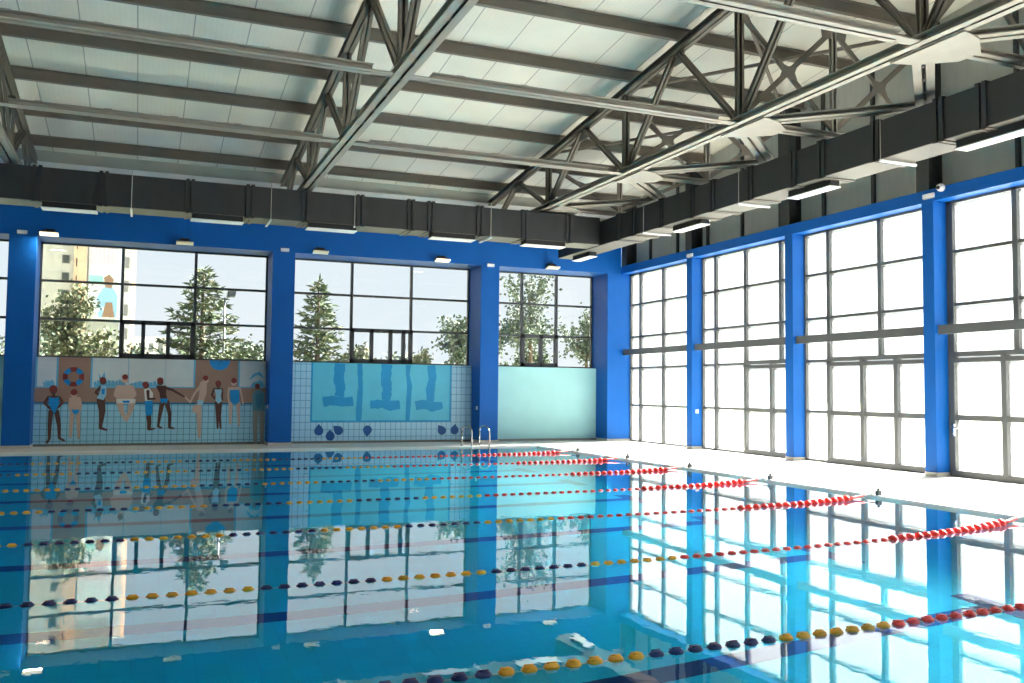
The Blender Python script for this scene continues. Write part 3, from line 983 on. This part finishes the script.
# ---- outlines of the painted figures, metres in the plane of the end wall (x, z)
FIGURES = [('painted swimmer in a blue swimsuit with hands on hips',[('s','skin_dark',[(-2.043,0.888),(-2.06,0.55),(-2.056,0.224),(-2.103,0.129)],[0.114,0.089,0.065,0.057]),('s','skin_dark',[(-1.914,0.888),(-1.852,0.549),(-1.834,0.237),(-1.731,0.173)],[0.114,0.089,0.065,0.057]),('s','skin_dark',[(-2.109,1.243),(-2.193,1.107),(-2.067,0.972)],[0.073,0.061,0.057]),('s','skin_dark',[(-1.868,1.244),(-1.784,1.117),(-1.909,0.972)],[0.073,0.061,0.057]),('p','skin_dark',[(-2.12,1.275),(-1.855,1.277),(-1.867,1.22),(-2.104,1.219)]),('s','skin_dark',[(-1.994,1.26),(-2.003,1.395)],[0.073,0.065]),('p','paint_blue',[(-2.105,1.259),(-2.04,1.235),(-1.94,1.236),(-1.869,1.26),(-1.87,1.1),(-1.902,0.968),(-1.969,0.812),(-2.046,0.968),(-2.093,1.099)]),('c','skin_dark',(-2.0,1.419),0.081),('c','cap_red',(-2.008,1.459),0.089)]),('painted boy in blue trunks seen from behind',[('s','skin_light',[(-1.565,0.849),(-1.584,0.548),(-1.589,0.259)],[0.106,0.081,0.057]),('s','skin_light',[(-1.434,0.849),(-1.417,0.547),(-1.399,0.233)],[0.106,0.081,0.057]),('s','skin_light',[(-1.613,1.206),(-1.637,1.029),(-1.604,0.909)],[0.065,0.053,0.049]),('s','skin_light',[(-1.409,1.207),(-1.374,1.03),(-1.4,0.909)],[0.065,0.053,0.049]),('p','skin_light',[(-1.63,1.254),(-1.396,1.256),(-1.4,0.909),(-1.589,0.909)]),('c','skin_light',(-1.537,1.319),0.073),('p','paint_blue',[(-1.59,0.941),(-1.393,0.941),(-1.427,0.861),(-1.491,0.804),(-1.551,0.861)]),('c','cap_red',(-1.539,1.376),0.081)]),('painted swimmer in profile in a pale swimsuit',[('s','skin_dark',[(-0.922,1.186),(-0.883,0.91),(-0.898,0.666),(-0.914,0.484)],[0.195,0.154,0.106,0.073]),('s','skin_dark',[(-0.914,0.484),(-0.771,0.43)],[0.073,0.049]),('s','skin_dark',[(-0.925,1.528),(-1.047,1.376),(-0.925,1.275)],[0.081,0.065,0.057]),('p','paint_pale',[(-0.934,1.56),(-0.807,1.546),(-0.799,1.317),(-0.862,1.186),(-1.02,1.226),(-0.943,1.389)]),('p','paint_blue',[(-0.916,1.459),(-0.834,1.48),(-0.845,1.337),(-0.904,1.324)]),('c','skin_dark',(-0.884,1.651),0.077),('c','cap_red',(-0.893,1.691),0.077)]),('painted man sitting in white shorts',[('s','skin_light',[(-0.486,1.123),(-0.434,0.91),(-0.336,0.681)],[0.162,0.122,0.065]),('s','skin_light',[(-0.19,1.125),(-0.229,0.911),(-0.313,0.681)],[0.162,0.122,0.065]),('p','skin_light',[(-0.522,1.565),(-0.219,1.569),(-0.143,1.322),(-0.169,1.19),(-0.529,1.188),(-0.59,1.319)]),('s','skin_light',[(-0.539,1.516),(-0.597,1.319),(-0.473,1.189)],[0.097,0.073,0.065]),('s','skin_light',[(-0.202,1.52),(-0.128,1.323),(-0.238,1.19)],[0.097,0.073,0.065]),('p','paint_white',[(-0.571,1.213),(-0.109,1.216),(-0.121,1.117),(-0.318,1.091),(-0.546,1.115)]),('p','paint_blue',[(-0.427,1.173),(-0.245,1.174),(-0.258,1.116),(-0.395,1.115)]),('c','skin_light',(-0.375,1.699),0.077),('c','cap_red',(-0.377,1.773),0.069)]),('painted swimmer with a white towel and blue shorts',[('s','skin_dark',[(0.209,0.829),(0.231,0.622),(0.228,0.448)],[0.122,0.106,0.081]),('s','skin_dark',[(0.229,0.44),(0.359,0.456)],[0.065,0.041]),('p','paint_white',[(0.083,1.465),(0.205,1.499),(0.302,1.368),(0.299,1.193),(0.23,1.168),(0.115,1.159)]),('s','skin_dark',[(0.176,1.416),(0.19,1.217),(0.344,1.227)],[0.081,0.061,0.049]),('p','paint_blue',[(0.107,1.167),(0.299,1.177),(0.295,0.804),(0.149,0.787)]),('c','skin_dark',(0.126,1.565),0.077),('c','cap_red',(0.11,1.589),0.077)]),('painted swimmer stretching out an arm',[('s','skin_dark',[(0.537,1.141),(0.484,0.829),(0.447,0.513),(0.525,0.48)],[0.122,0.089,0.057,0.045]),('s','skin_dark',[(0.639,1.141),(0.718,0.829),(0.72,0.487),(0.823,0.461)],[0.122,0.089,0.057,0.045]),('p','skin_dark',[(0.385,1.56),(0.611,1.571),(0.618,1.329),(0.652,1.204),(0.481,1.203),(0.46,1.369)]),('s','skin_dark',[(0.409,1.535),(0.467,1.419),(0.613,1.495)],[0.073,0.061,0.057]),('s','skin_dark',[(0.534,1.528),(0.771,1.455),(1.06,1.282)],[0.081,0.061,0.041]),('p','paint_blue',[(0.465,1.227),(0.667,1.237),(0.64,1.104),(0.568,1.137),(0.507,1.095)]),('c','skin_dark',(0.468,1.652),0.077),('c','cap_red',(0.462,1.702),0.077)]),('painted swimmer leaning forward to dive',[('s','skin_light',[(1.417,1.039),(1.448,0.66),(1.464,0.222)],[0.146,0.106,0.065]),('c','skin_light',(1.371,0.963),0.106),('s','skin_light',[(1.522,1.607),(1.52,1.378),(1.463,1.133)],[0.187,0.179,0.138]),('s','skin_light',[(1.474,1.589),(1.312,1.368),(1.215,1.14),(1.067,1.29)],[0.073,0.057,0.049,0.032]),('p','paint_pale',[(1.389,1.2),(1.55,1.184),(1.521,1.065),(1.392,1.073)]),('c','skin_light',(1.584,1.709),0.073),('c','cap_red',(1.574,1.777),0.069)]),('painted swimmer in a pale striped swimsuit',[('s','skin_dark',[(1.875,1.135),(1.9,0.786),(1.917,0.464)],[0.097,0.073,0.049]),('s','skin_dark',[(1.964,1.135),(1.957,0.786),(1.99,0.463)],[0.097,0.073,0.049]),('p','skin_dark',[(1.791,1.517),(1.995,1.519),(2.013,1.442),(1.801,1.44)]),('s','skin_dark',[(1.8,1.483),(1.747,1.338),(1.857,1.194)],[0.065,0.053,0.049]),('s','skin_dark',[(1.996,1.485),(2.011,1.203)],[0.057,0.045]),('p','paint_pale',[(1.808,1.483),(1.996,1.485),(1.976,1.305),(2.004,1.169),(1.916,1.101),(1.832,1.194),(1.853,1.317)]),('s','skin_dark',[(1.901,1.509),(1.899,1.594)],[0.065,0.057]),('c','skin_dark',(1.903,1.612),0.069),('c','cap_red',(1.898,1.646),0.073)]),('painted swimmer in a blue one piece swimsuit',[('s','skin_light',[(2.235,1.128),(2.225,0.871),(2.233,0.573)],[0.114,0.081,0.049]),('s','skin_light',[(2.424,1.129),(2.431,0.872),(2.456,0.529)],[0.114,0.081,0.049]),('p','skin_light',[(2.158,1.546),(2.463,1.55),(2.474,1.429),(2.153,1.426)]),('s','skin_light',[(2.175,1.504),(2.156,1.32),(2.185,1.128)],[0.061,0.049,0.045]),('s','skin_light',[(2.456,1.507),(2.502,1.322),(2.541,1.112)],[0.061,0.049,0.045]),('p','paint_blue',[(2.193,1.47),(2.44,1.481),(2.457,1.155),(2.376,1.094),(2.285,1.094),(2.226,1.153)]),('c','skin_light',(2.295,1.659),0.073),('c','cap_red',(2.297,1.719),0.073)]),('painted faded swimmer at the edge of the mural',[('s','paint_ghost_leg',[(2.878,0.958),(2.871,0.57),(2.892,0.071)],[0.154,0.13,0.097]),('s','paint_ghost_leg',[(3.029,0.958),(3.047,0.569),(3.06,0.069)],[0.154,0.13,0.097]),('p','paint_ghost',[(2.776,1.346),(2.824,1.441),(2.915,1.486),(3.017,1.469),(3.095,1.392),(3.115,0.915),(2.796,0.915)]),('p','paint_ghost_suit',[(2.859,1.373),(3.028,1.374),(3.036,1.045),(2.953,0.984),(2.868,1.044)]),('c','skin_dark',(2.909,1.563),0.065),('c','cap_red',(2.904,1.589),0.065)])]
RING = ((-1.566,1.762),0.244,0.13)
CLOCK = ((1.922,2.261),0.26)
WINS = [[(-2.41,2.243),(-1.981,2.253),(-1.956,1.516),(-2.385,1.511)],[(-1.135,2.274),(-0.332,2.293),(-0.309,1.527),(-1.11,1.518)],[(-0.294,2.285),(0.554,2.305),(0.576,1.537),(-0.271,1.527)],[(0.583,2.256),(1.255,2.271),(1.275,1.545),(0.604,1.537)],[(2.445,2.264),(3.098,2.279),(3.116,1.566),(2.463,1.558)]]
BAND = [(-2.442,1.125),(3.127,1.123),(-2.552,2.264),(3.098,2.287)]
LEAVES = [[(-2.228,1.513),(-2.247,1.632),(-2.196,1.617),(-2.178,1.513)],[(-2.178,1.513),(-2.199,1.693),(-2.147,1.638),(-2.128,1.514)],[(-2.128,1.514),(-2.148,1.665),(-2.098,1.658),(-2.078,1.515)],[(-2.078,1.515),(-2.097,1.638),(-2.048,1.679),(-2.028,1.515)],[(-2.028,1.515),(-2.049,1.699),(-1.996,1.628),(-1.978,1.516)],[(-1.088,1.518),(-1.107,1.631),(-1.041,1.661),(-0.999,1.519)],[(-1.007,1.519),(-1.027,1.693),(-0.959,1.666),(-0.918,1.52)],[(-0.925,1.52),(-0.945,1.666),(-0.878,1.671),(-0.836,1.521)],[(-0.843,1.521),(-0.862,1.639),(-0.796,1.676),(-0.753,1.522)],[(-0.761,1.522),(-0.782,1.701),(-0.714,1.682),(-0.671,1.523)],[(-0.679,1.522),(-0.698,1.674),(-0.631,1.687),(-0.588,1.524)],[(-0.596,1.523),(-0.615,1.646),(-0.549,1.692),(-0.506,1.524)],[(-0.513,1.524),(-0.534,1.709),(-0.466,1.697),(-0.423,1.525)],[(-0.43,1.525),(-0.45,1.681),(-0.383,1.703),(-0.339,1.526)],[(-0.248,1.527),(-0.266,1.601),(-0.19,1.627),(-0.157,1.528)],[(-0.157,1.528),(-0.175,1.623),(-0.1,1.657),(-0.065,1.529)],[(-0.065,1.529),(-0.084,1.645),(-0.009,1.687),(0.027,1.531)],[(0.027,1.531),(0.007,1.667),(0.085,1.651),(0.119,1.532)],[(0.119,1.532),(0.101,1.622),(0.176,1.682),(0.212,1.533)],[(0.212,1.533),(0.193,1.644),(0.27,1.645),(0.304,1.534)],[(0.304,1.534),(0.285,1.666),(0.362,1.676),(0.397,1.535)],[(0.397,1.535),(0.379,1.622),(0.457,1.64),(0.491,1.536)],[(-0.967,1.682),(-1.004,1.885),(-0.94,1.756),(-0.855,1.896),(-0.828,1.741)],[(2.675,1.733),(2.787,1.908),(2.954,1.971),(3.094,1.783),(2.906,1.884),(2.749,1.778)],[(2.721,1.561),(2.793,1.683),(3.002,1.738),(3.099,1.574)]]
POOLRECT = [(4.331,2.252),(8.363,2.339),(8.389,0.621),(4.367,0.633)]
BARS = [([(5.126,2.238),(5.094,1.783),(5.15,1.578),(5.119,1.32)],[0.252,0.262,0.224,0.234]),([(4.665,1.163),(4.889,1.205),(5.304,1.166),(5.512,1.193)],[0.215,0.234,0.206,0.234]),([(5.68,2.25),(5.714,1.584),(5.682,1.064),(5.67,0.629)],[0.131,0.112,0.14,0.122]),([(6.458,2.256),(6.434,1.803),(6.482,1.54),(6.444,1.225)],[0.252,0.271,0.234,0.243]),([(5.998,1.097),(6.36,1.119),(6.577,1.068),(6.858,1.1)],[0.215,0.206,0.243,0.215]),([(7.089,2.237),(7.072,1.971),(7.132,1.653),(7.084,0.625)],[0.122,0.094,0.131,0.112]),([(7.766,2.251),(7.817,1.876),(7.755,1.553),(7.76,1.179)],[0.196,0.206,0.215,0.187]),([(7.318,1.07),(7.561,1.114),(7.785,1.04),(8.133,1.084)],[0.215,0.206,0.234,0.168])]
DROPS = [((4.575,0.368),(4.571,0.561),0.126),((4.89,0.222),(4.876,0.406),0.126),((5.123,0.374),(4.966,0.508),0.126),((5.932,0.389),(5.92,0.192),0.126),((8.121,0.354),(8.006,0.515),0.126),((8.506,0.362),(8.526,0.545),0.126)]

# ================================================================== MURALS on the low walls
YM = 25.27
def flat_poly(mb, pts, y, m, t=.0012):
    mb.prism(pts, y, y + t, m)
def disc(mb, c, r, y, m, n=18, a0=0, a1=360):
    pts = [(c[0] + r * math.cos(math.radians(a0 + (a1 - a0) * i / n)), c[1] + r * math.sin(math.radians(a0 + (a1 - a0) * i / n))) for i in range(n + (0 if a1 - a0 == 360 else 1))]
    flat_poly(mb, pts, y, m)
def stroke(mb, pts, ws, y, m):
    """ribbon of changing width with round joints"""
    P = [Vector((a, b)) for a, b in pts]
    for i in range(len(P) - 1):
        d = (P[i + 1] - P[i]).normalized()
        nrm = Vector((-d.y, d.x))
        a, b = ws[i] / 2, ws[i + 1] / 2
        q = [P[i] + nrm * a, P[i + 1] + nrm * b, P[i + 1] - nrm * b, P[i] - nrm * a]
        flat_poly(mb, [(v.x, v.y) for v in q], y - .00003 * i, m)
    for i, p in enumerate(P):
        disc(mb, p, ws[i] / 2, y - .00004 - .00003 * i, m, 12)

mu = empty('mural', (.35, YM, .05), 'mural of swimmers in bathing suits lined up along a tiled pool wall', 'mural')
x0, x1 = -2.425, 3.135
ZW = 2.25
lab(MB().box(x0, x1, YM - .002, YM + .04, .09, ZW, M['tile1']).build('painted_tiles', mu), 'grey blue tile pattern')
mb = MB().box(x0, x1, YM - .005, YM - .002, 1.12, ZW, M['brown']).box(x0, x1, YM - .006, YM - .003, 1.085, 1.13, M['murline'])
lab(mb.build('painted_wall', mu), 'brown wall with a deep blue edge')
for w in WINS:
    mb = MB()
    a, b = max(min(p[0] for p in w), x0 + .05), min(max(p[0] for p in w), x1 - .001)
    za, zb = min(p[1] for p in w), ZW - .002
    mb.box(a - .045, b + .045 if b < x1 - .05 else b, YM - .008, YM - .005, za - .03, zb, M['murblue'])
    mb.box(a, b, YM - .0095, YM - .0075, za, zb, M['murwin'])
    for lf in LEAVES:
        cx = sum(p[0] for p in lf) / len(lf)
        if a < cx < b:
            flat_poly(mb, [(min(max(p[0], a), b), max(p[1], za)) for p in lf], YM - .011, M['murblue'])
    lab(mb.build('painted_window', mu), 'pale painted window with blue plants')
mb = MB()
(c, R, r) = RING
for i in range(8):
    n = 6
    a0, a1 = i * 45 + 22.5, i * 45 + 67.5
    pts = [(c[0] + R * math.cos(math.radians(a0 + (a1 - a0) * j / n)), c[1] + R * math.sin(math.radians(a0 + (a1 - a0) * j / n))) for j in range(n + 1)]
    pts += [(c[0] + r * math.cos(math.radians(a1 - (a1 - a0) * j / n)), c[1] + r * math.sin(math.radians(a1 - (a1 - a0) * j / n))) for j in range(n + 1)]
    flat_poly(mb, pts, YM - .009, M['cap_red'] if i % 2 else M['paint_blue'])
lab(mb.build('painted_life_ring', mu), 'blue and dark red painted life ring')
mb = MB()
disc(mb, (CLOCK[0][0], ZW - .002), CLOCK[1], YM - .009, M['paint_blue'], 20, 180, 360)
stroke(mb, [(CLOCK[0][0], 2.25), (CLOCK[0][0] + .0, 2.12)], [.02, .02], YM - .011, M['murline'])
stroke(mb, [(CLOCK[0][0], 2.25), (CLOCK[0][0] + .1, 2.2)], [.02, .02], YM - .011, M['murline'])
lab(mb.build('painted_clock', mu), 'lower half of a blue painted clock')
for text, prims in FIGURES:
    mb = MB()
    for i, pr in enumerate(prims):
        y = YM - .012 - .0009 * i
        m = M[pr[1]]
        if pr[0] == 'p':
            flat_poly(mb, [(max(min(a, x1 - .005), x0 + .005), b) for a, b in pr[2]], y, m)
        elif pr[0] == 's':
            stroke(mb, pr[2], pr[3], y, m)
        else:
            disc(mb, pr[2], pr[3], y, m)
    lab(mb.build('painted_swimmer', mu), text)

m2 = empty('mural', (6.4, YM, .05), 'light blue mural of a swimming pool seen from above with wavy lane lines', 'mural')
lab(MB().box(3.735, 9.02, YM - .002, YM + .04, .09, ZW, M['tile2']).build('painted_tiles', m2), 'light blue tile pattern')
a, b = min(p[0] for p in POOLRECT), max(p[0] for p in POOLRECT)
MB().box(a, b, YM - .005, YM - .002, .61, ZW, M['mpoolline']).box(a + .05, b - .05, YM - .007, YM - .004, .655, ZW - .001, M['mpool']).build('painted_pool', m2)
for pts, ws in BARS:
    mb = MB()
    # smooth wavy edges: resample the ribbon and let its width wobble
    P = [Vector(p) for p in pts]
    Q, V = [], []
    rnd = random.Random(int(pts[0][0] * 1000))
    for i in range(len(P) - 1):
        for j in range(5):
            t = j / 5
            Q.append(P[i].lerp(P[i + 1], t))
            V.append(1.2 * (ws[i] * (1 - t) + ws[i + 1] * t) * rnd.uniform(.86, 1.1))
    Q.append(P[-1]); V.append(ws[-1])
    Q = [Vector((q.x, min(q.y, ZW - .01 - ws[0] * .0))) for q in Q]
    L, Rr = [], []
    for i, q in enumerate(Q):
        d = (Q[min(i + 1, len(Q) - 1)] - Q[max(i - 1, 0)]).normalized()
        nn = Vector((-d.y, d.x))
        L.append(q + nn * V[i] / 2)
        Rr.append(q - nn * V[i] / 2)
    for i in range(len(Q) - 1):
        flat_poly(mb, [(v.x, min(v.y, ZW - .003)) for v in (L[i], L[i + 1], Rr[i + 1], Rr[i])], YM - .009, M['mpoolline'])
    lab(mb.build('painted_lane', m2), 'wavy mid blue painted lane line')
for c, tip, r in DROPS:
    c, tip = Vector(c), Vector(tip)
    d = (tip - c)
    a0 = math.degrees(math.atan2(d.y, d.x))
    pts = [(c.x + r * math.cos(math.radians(a0 + 50 + 26 * j)), c.y + r * math.sin(math.radians(a0 + 50 + 26 * j))) for j in range(11)]
    pts.append((tip.x, tip.y))
    mb = MB()
    flat_poly(mb, pts, YM - .005, M['drop'])
    lab(mb.build('painted_drop', m2), 'navy painted drop')

# ================================================================== OUTSIDE
GZ = -.35
mb = MB()
mb.box(-150, 150, 26.0, 260, GZ - .5, GZ, M['grass'])
mb.box(14.25, 150, -150, 26.0, GZ - .5, GZ, M['ground'])
tag(mb.build('ground'), 'lawn and pale paving outside the windows', 'ground', kind='structure')

def leaf_mat(name, c):
    m = paint(name, c, .9, .2, 2.5, 0, .05)
    return m
LM = [leaf_mat('conifer_green', (84, 95, 74)), leaf_mat('grey_green', (106, 114, 98)), leaf_mat('dark_conifer', (76, 90, 74)), leaf_mat('yellow_green', (110, 110, 86))]
BARK = paint('bark', (96, 78, 62), .9, .2, 6)
def leaf_quad(mb, p, d, w, L, m, rnd):
    d = d.normalized()
    a = d.cross(Vector((rnd.uniform(-1, 1), rnd.uniform(-1, 1), rnd.uniform(-1, 1)))).normalized()
    q = p + d * L
    mid = p + d * L * .45
    mb.add([p, mid + a * w, q, mid - a * w], [(0, 1, 2, 3)], m)
def conifer(x, y, top, rad, text, seed, mi, dens=1.0, group='trees outside the end wall'):
    rnd = random.Random(seed)
    t = empty('conifer_tree', (x, y, GZ), text, 'tree', group)
    mb = MB().tube([(x, y, GZ), (x, y, GZ + (top - GZ) * .5), (x, y, top - .15)], [.17, .10, .02], BARK, 8)
    br, lf = MB(), MB()
    H = top - GZ
    n = int(H * 24 * dens)
    for i in range(n):
        f = (i + rnd.random()) / n
        z = GZ + .5 + f * (H - .55)
        R = rad * (1 - f) ** .8 * rnd.uniform(.72, 1.12) + .06
        a = i * 2.399 + rnd.uniform(-.3, .3)
        d = Vector((math.cos(a), math.sin(a), rnd.uniform(.05, .45)))
        p0 = Vector((x, y, z))
        p1 = p0 + d * R
        br.tube([p0, p1], [.022 * (1 - f) + .008, .005], BARK, 5)
        k = max(8, int(R * 34))
        for j in range(k):
            u = rnd.uniform(.12, 1.05)
            p = p0 + d * R * u + Vector((0, 0, -.06 * R * u * u))
            dd = d * rnd.uniform(.3, .9) + Vector((rnd.uniform(-.75, .75), rnd.uniform(-.75, .75), rnd.uniform(-.55, .25)))
            leaf_quad(lf, p, dd, .045, rnd.uniform(.16, .38), LM[mi] if rnd.random() < .75 else LM[3], rnd)
    mb.build('trunk', t)
    br.build('branches', t)
    lf.build('foliage', t)
    return t
def broadleaf(x, y, top, rad, zc, text, seed, mi, n=1400, open_=.5, group='trees outside the end wall', name='broadleaf_tree', flat=1.0):
    rnd = random.Random(seed)
    t = empty(name, (x, y, GZ), text, 'tree' if name.endswith('tree') else 'shrub', group)
    br, lf = MB(), MB()
    mb = MB().tube([(x, y, GZ), (x + .05, y, (GZ + zc) / 2), (x, y, zc)], [.14, .10, .06], BARK, 8)
    tips = []
    for i in range(22):
        a = rnd.uniform(0, 6.283)
        e = rnd.uniform(-.5, 1.45)
        d = Vector((math.cos(a) * math.cos(e) * rad, math.sin(a) * math.cos(e) * rad, math.sin(e) * (top - zc))) * rnd.uniform(.7, 1.0)
        p0 = Vector((x, y, zc - .2 + rnd.uniform(-.4, .3)))
        p1 = p0 + d * .5 + Vector((rnd.uniform(-.15, .15), 0, .1))
        p2 = Vector((x, y, zc)) + d
        br.tube([p0, p1, p2], [.03, .018, .006], BARK, 5)
        tips.append((p0, p1, p2))
    for i in range(n):
        p0, p1, p2 = rnd.choice(tips)
        u = rnd.random() ** open_
        p = (p0.lerp(p1, u * 2) if u < .5 else p1.lerp(p2, u * 2 - 1)) + Vector((rnd.gauss(0, .17), rnd.gauss(0, .17), rnd.gauss(0, .15))) * rad * .7
        leaf_quad(lf, p, Vector((rnd.uniform(-1, 1), rnd.uniform(-1, 1), rnd.uniform(-.8, .8))), rnd.uniform(.045, .08), rnd.uniform(.12, .22), LM[mi] if rnd.random() < .7 else LM[(mi + 1) % 4], rnd)
    mb.build('trunk', t)
    br.build('branches', t)
    lf.build('foliage', t)
    return t
broadleaf(-2.25, 36, 5.15, 1.45, 3.1, 'bushy yellow green tree in front of the tower block', 11, 3, 3800, .6)
conifer(2.1, 36.5, 6.1, 2.3, 'tall conifer beside the street lamp', 12, 0)
conifer(6.4, 36, 5.8, 1.75, 'slim conifer behind the left panes over the pool mural', 13, 0)
broadleaf(3.95, 37.5, 3.7, .9, 2.6, 'small bush right of the street lamp', 14, 1, 900, .6, 'shrubs outside the end wall', 'shrub')
broadleaf(.9, 35, 2.75, .8, 1.9, 'low shrub in front of the tall conifer', 25, 1, 900, .6, 'shrubs outside the end wall', 'shrub')
broadleaf(-.2, 35, 3.0, .9, 2.1, 'low shrub behind the opening sashes over the swimmers', 26, 1, 1000, .6, 'shrubs outside the end wall', 'shrub')
broadleaf(-3.7, 34.5, 3.6, 1.1, 2.4, 'grey green shrub left of the bushy tree', 24, 1, 1300, .6, 'shrubs outside the end wall', 'shrub')
broadleaf(8.0, 36, 3.3, 1.0, 2.2, 'low shrub right of the slim conifer', 15, 3, 1200, .6, 'shrubs outside the end wall', 'shrub')
broadleaf(9.6, 36.5, 3.1, 1.0, 2.1, 'low shrub behind the opening sashes over the pool mural', 16, 1, 1000, .6, 'shrubs outside the end wall', 'shrub')
broadleaf(12.2, 36, 4.8, 1.15, 3.2, 'loose round tree right of the low shrubs', 17, 1, 1500, .6)
broadleaf(4.9, 37, 3.15, .9, 2.2, 'low shrub left of the slim conifer', 27, 1, 1000, .6, 'shrubs outside the end wall', 'shrub')
broadleaf(10.9, 36.8, 3.4, .8, 2.4, 'low shrub left of the loose round tree', 18, 3, 900, .6, 'shrubs outside the end wall', 'shrub')
broadleaf(15.5, 36, 6.95, 1.75, 4.4, 'tall open tree behind the window over the mint wall', 19, 1, 2600, .7)
broadleaf(14.3, 38, 4.4, 1.2, 2.8, 'small tree left of the tall open tree', 20, 0, 1300, .7)
broadleaf(18.2, 36, 5.4, 1.35, 3.4, 'sparse tree at the right end of the end wall window', 21, 1, 1500, .7)
broadleaf(16.9, 39, 3.9, 1.1, 2.6, 'low tree right of the tall open tree', 22, 0, 1100, .7)

# street lamp
sl = empty('street_lamp', (2.86, 36, GZ), 'street lamp with two flood heads outside the end wall', 'street lamp')
MB().tube([(2.86, 36, GZ), (2.86, 36, 2.5), (2.86, 36, 4.95)], [.06, .05, .035], M['midframe'], 10).build('pole', sl, True)
MB().tube([(2.6, 36, 4.96), (2.86, 36, 4.88), (3.05, 36, 5.0)], .022, M['midframe'], 8).build('arm', sl, True)
MB().prism([(2.92, 4.98), (3.22, 4.98), (3.26, 5.2), (2.98, 5.24)], 35.85, 36.15, M['post']).build('lamp_head', sl)
MB().prism([(2.46, 4.96), (2.66, 4.92), (2.66, 5.03), (2.5, 5.07)], 35.88, 36.12, M['post']).build('lamp_head', sl)

# tower block far behind
cream = paint('cream_render', (188, 183, 177), .8)
orange = paint('apricot_render', (222, 186, 160), .8)
grey = paint('pale_grey_render', (170, 170, 166), .8)
tb = empty('tower_block', (-4, 60, GZ), 'cream and apricot tower block with a large banner on its side', 'building')
MB().box(-5.9, -3.9, 60, 70, GZ, 22, cream).build('wall', tb)
lab(MB().prism([(-3.9, 59.7), (-3.2, 59.7), (-3.22, 60), (-3.9, 60)], GZ, 22, orange, 'XY').build('corner_strip', tb), 'apricot vertical strip')
MB().prism([(-3.2, 60), (-1.35, 60), (-1.75, 70), (-3.2, 70)], GZ, 22, grey, 'XY').build('side_wall', tb)
for z in [1.5 + 1.05 * i for i in range(12)]:
    f = MB().box(-4.55, -4.15, 59.95, 60, z, z + .5, M['midframe']).build('window', tb)
    MB().box(-4.5, -4.2, 59.93, 59.96, z + .05, z + .45, M['post']).build('pane', f)
    MB().box(-3.78, -3.72, 59.66, 59.7, z - .2, z + .3, M['post']).build('vent_slot', tb)
bn = MB()
bn.box(-3.1, -1.4, 59.88, 59.95, 5.6, 12.2, paint('banner_white', (216, 222, 226), .7))
lab(bn.build('banner', tb), 'pale banner with colour patches')
bn = MB()
bp_ = paint('banner_pink', (224, 190, 204), .7)
bt = paint('banner_teal', (150, 206, 206), .7)
bb = paint('banner_blue', (150, 190, 226), .7)
bh = paint('banner_brown', (150, 116, 96), .7)
for i in range(7):
    bn.prism([(-3.05 + i * .23, 8.75 + (i % 3) * .12), (-2.88 + i * .23, 8.75), (-2.9 + i * .23, 9.9), (-3.02 + i * .23, 9.95)], 59.85, 59.88, bp_)
bn.box(-3.05, -2.3, 59.85, 59.88, 7.75, 8.2, bt)
bn.prism([(-2.5, 5.7), (-1.5, 5.7), (-1.45, 7.0), (-1.75, 7.5), (-2.25, 7.5), (-2.6, 6.9)], 59.85, 59.88, bb)
bn.prism([(-2.15, 7.5), (-1.8, 7.45), (-1.7, 8.0), (-1.95, 8.3), (-2.25, 8.1)], 59.84, 59.88, bh)
bn.prism([(-2.3, 5.7), (-1.6, 5.7), (-1.75, 6.6), (-2.1, 6.6)], 59.83, 59.88, bh)
bn.build('banner_print', tb)
sl2 = empty('apartment_block', (-.7, 64, GZ), 'narrow beige building right of the banner', 'building')
MB().prism([(-1.3, 62), (-.5, 62), (-.95, 70), (-1.3, 70)], GZ, 14, grey, 'XY').build('wall', sl2)
lab(MB().box(-.75, -.5, 61.9, 62, GZ, 14, orange).build('edge_strip', sl2), 'apricot edge')
for z in (1.5, 3.0, 4.5, 6.0, 7.5, 9.0):
    MB().box(-1.15, -.9, 61.94, 62, z, z + .7, M['midframe']).build('window', sl2)
hb = empty('low_building', (.5, 66, GZ), 'low beige building behind the opening sashes over the swimmers', 'building')
MB().prism([(-.45, 66), (1.6, 66), (1.6, 72), (-.45, 72)], GZ, 4.9, cream, 'XY').build('wall', hb)
for x in (-.2, .4, 1.0):
    for z in (2.6, 3.9):
        MB().box(x, x + .3, 65.94, 66, z, z + .6, M['midframe']).build('window', hb)
hc = empty('tower_block', (-6.6, 62, GZ), 'orange brown tower seen past the dark blue left column', 'building')
MB().box(-7.4, -5.95, 61, 70, GZ, 20, cream).build('wall', hc)
lab(MB().box(-6.7, -6.35, 60.9, 61, GZ, 20, orange).build('corner_strip', hc), 'apricot vertical strip')
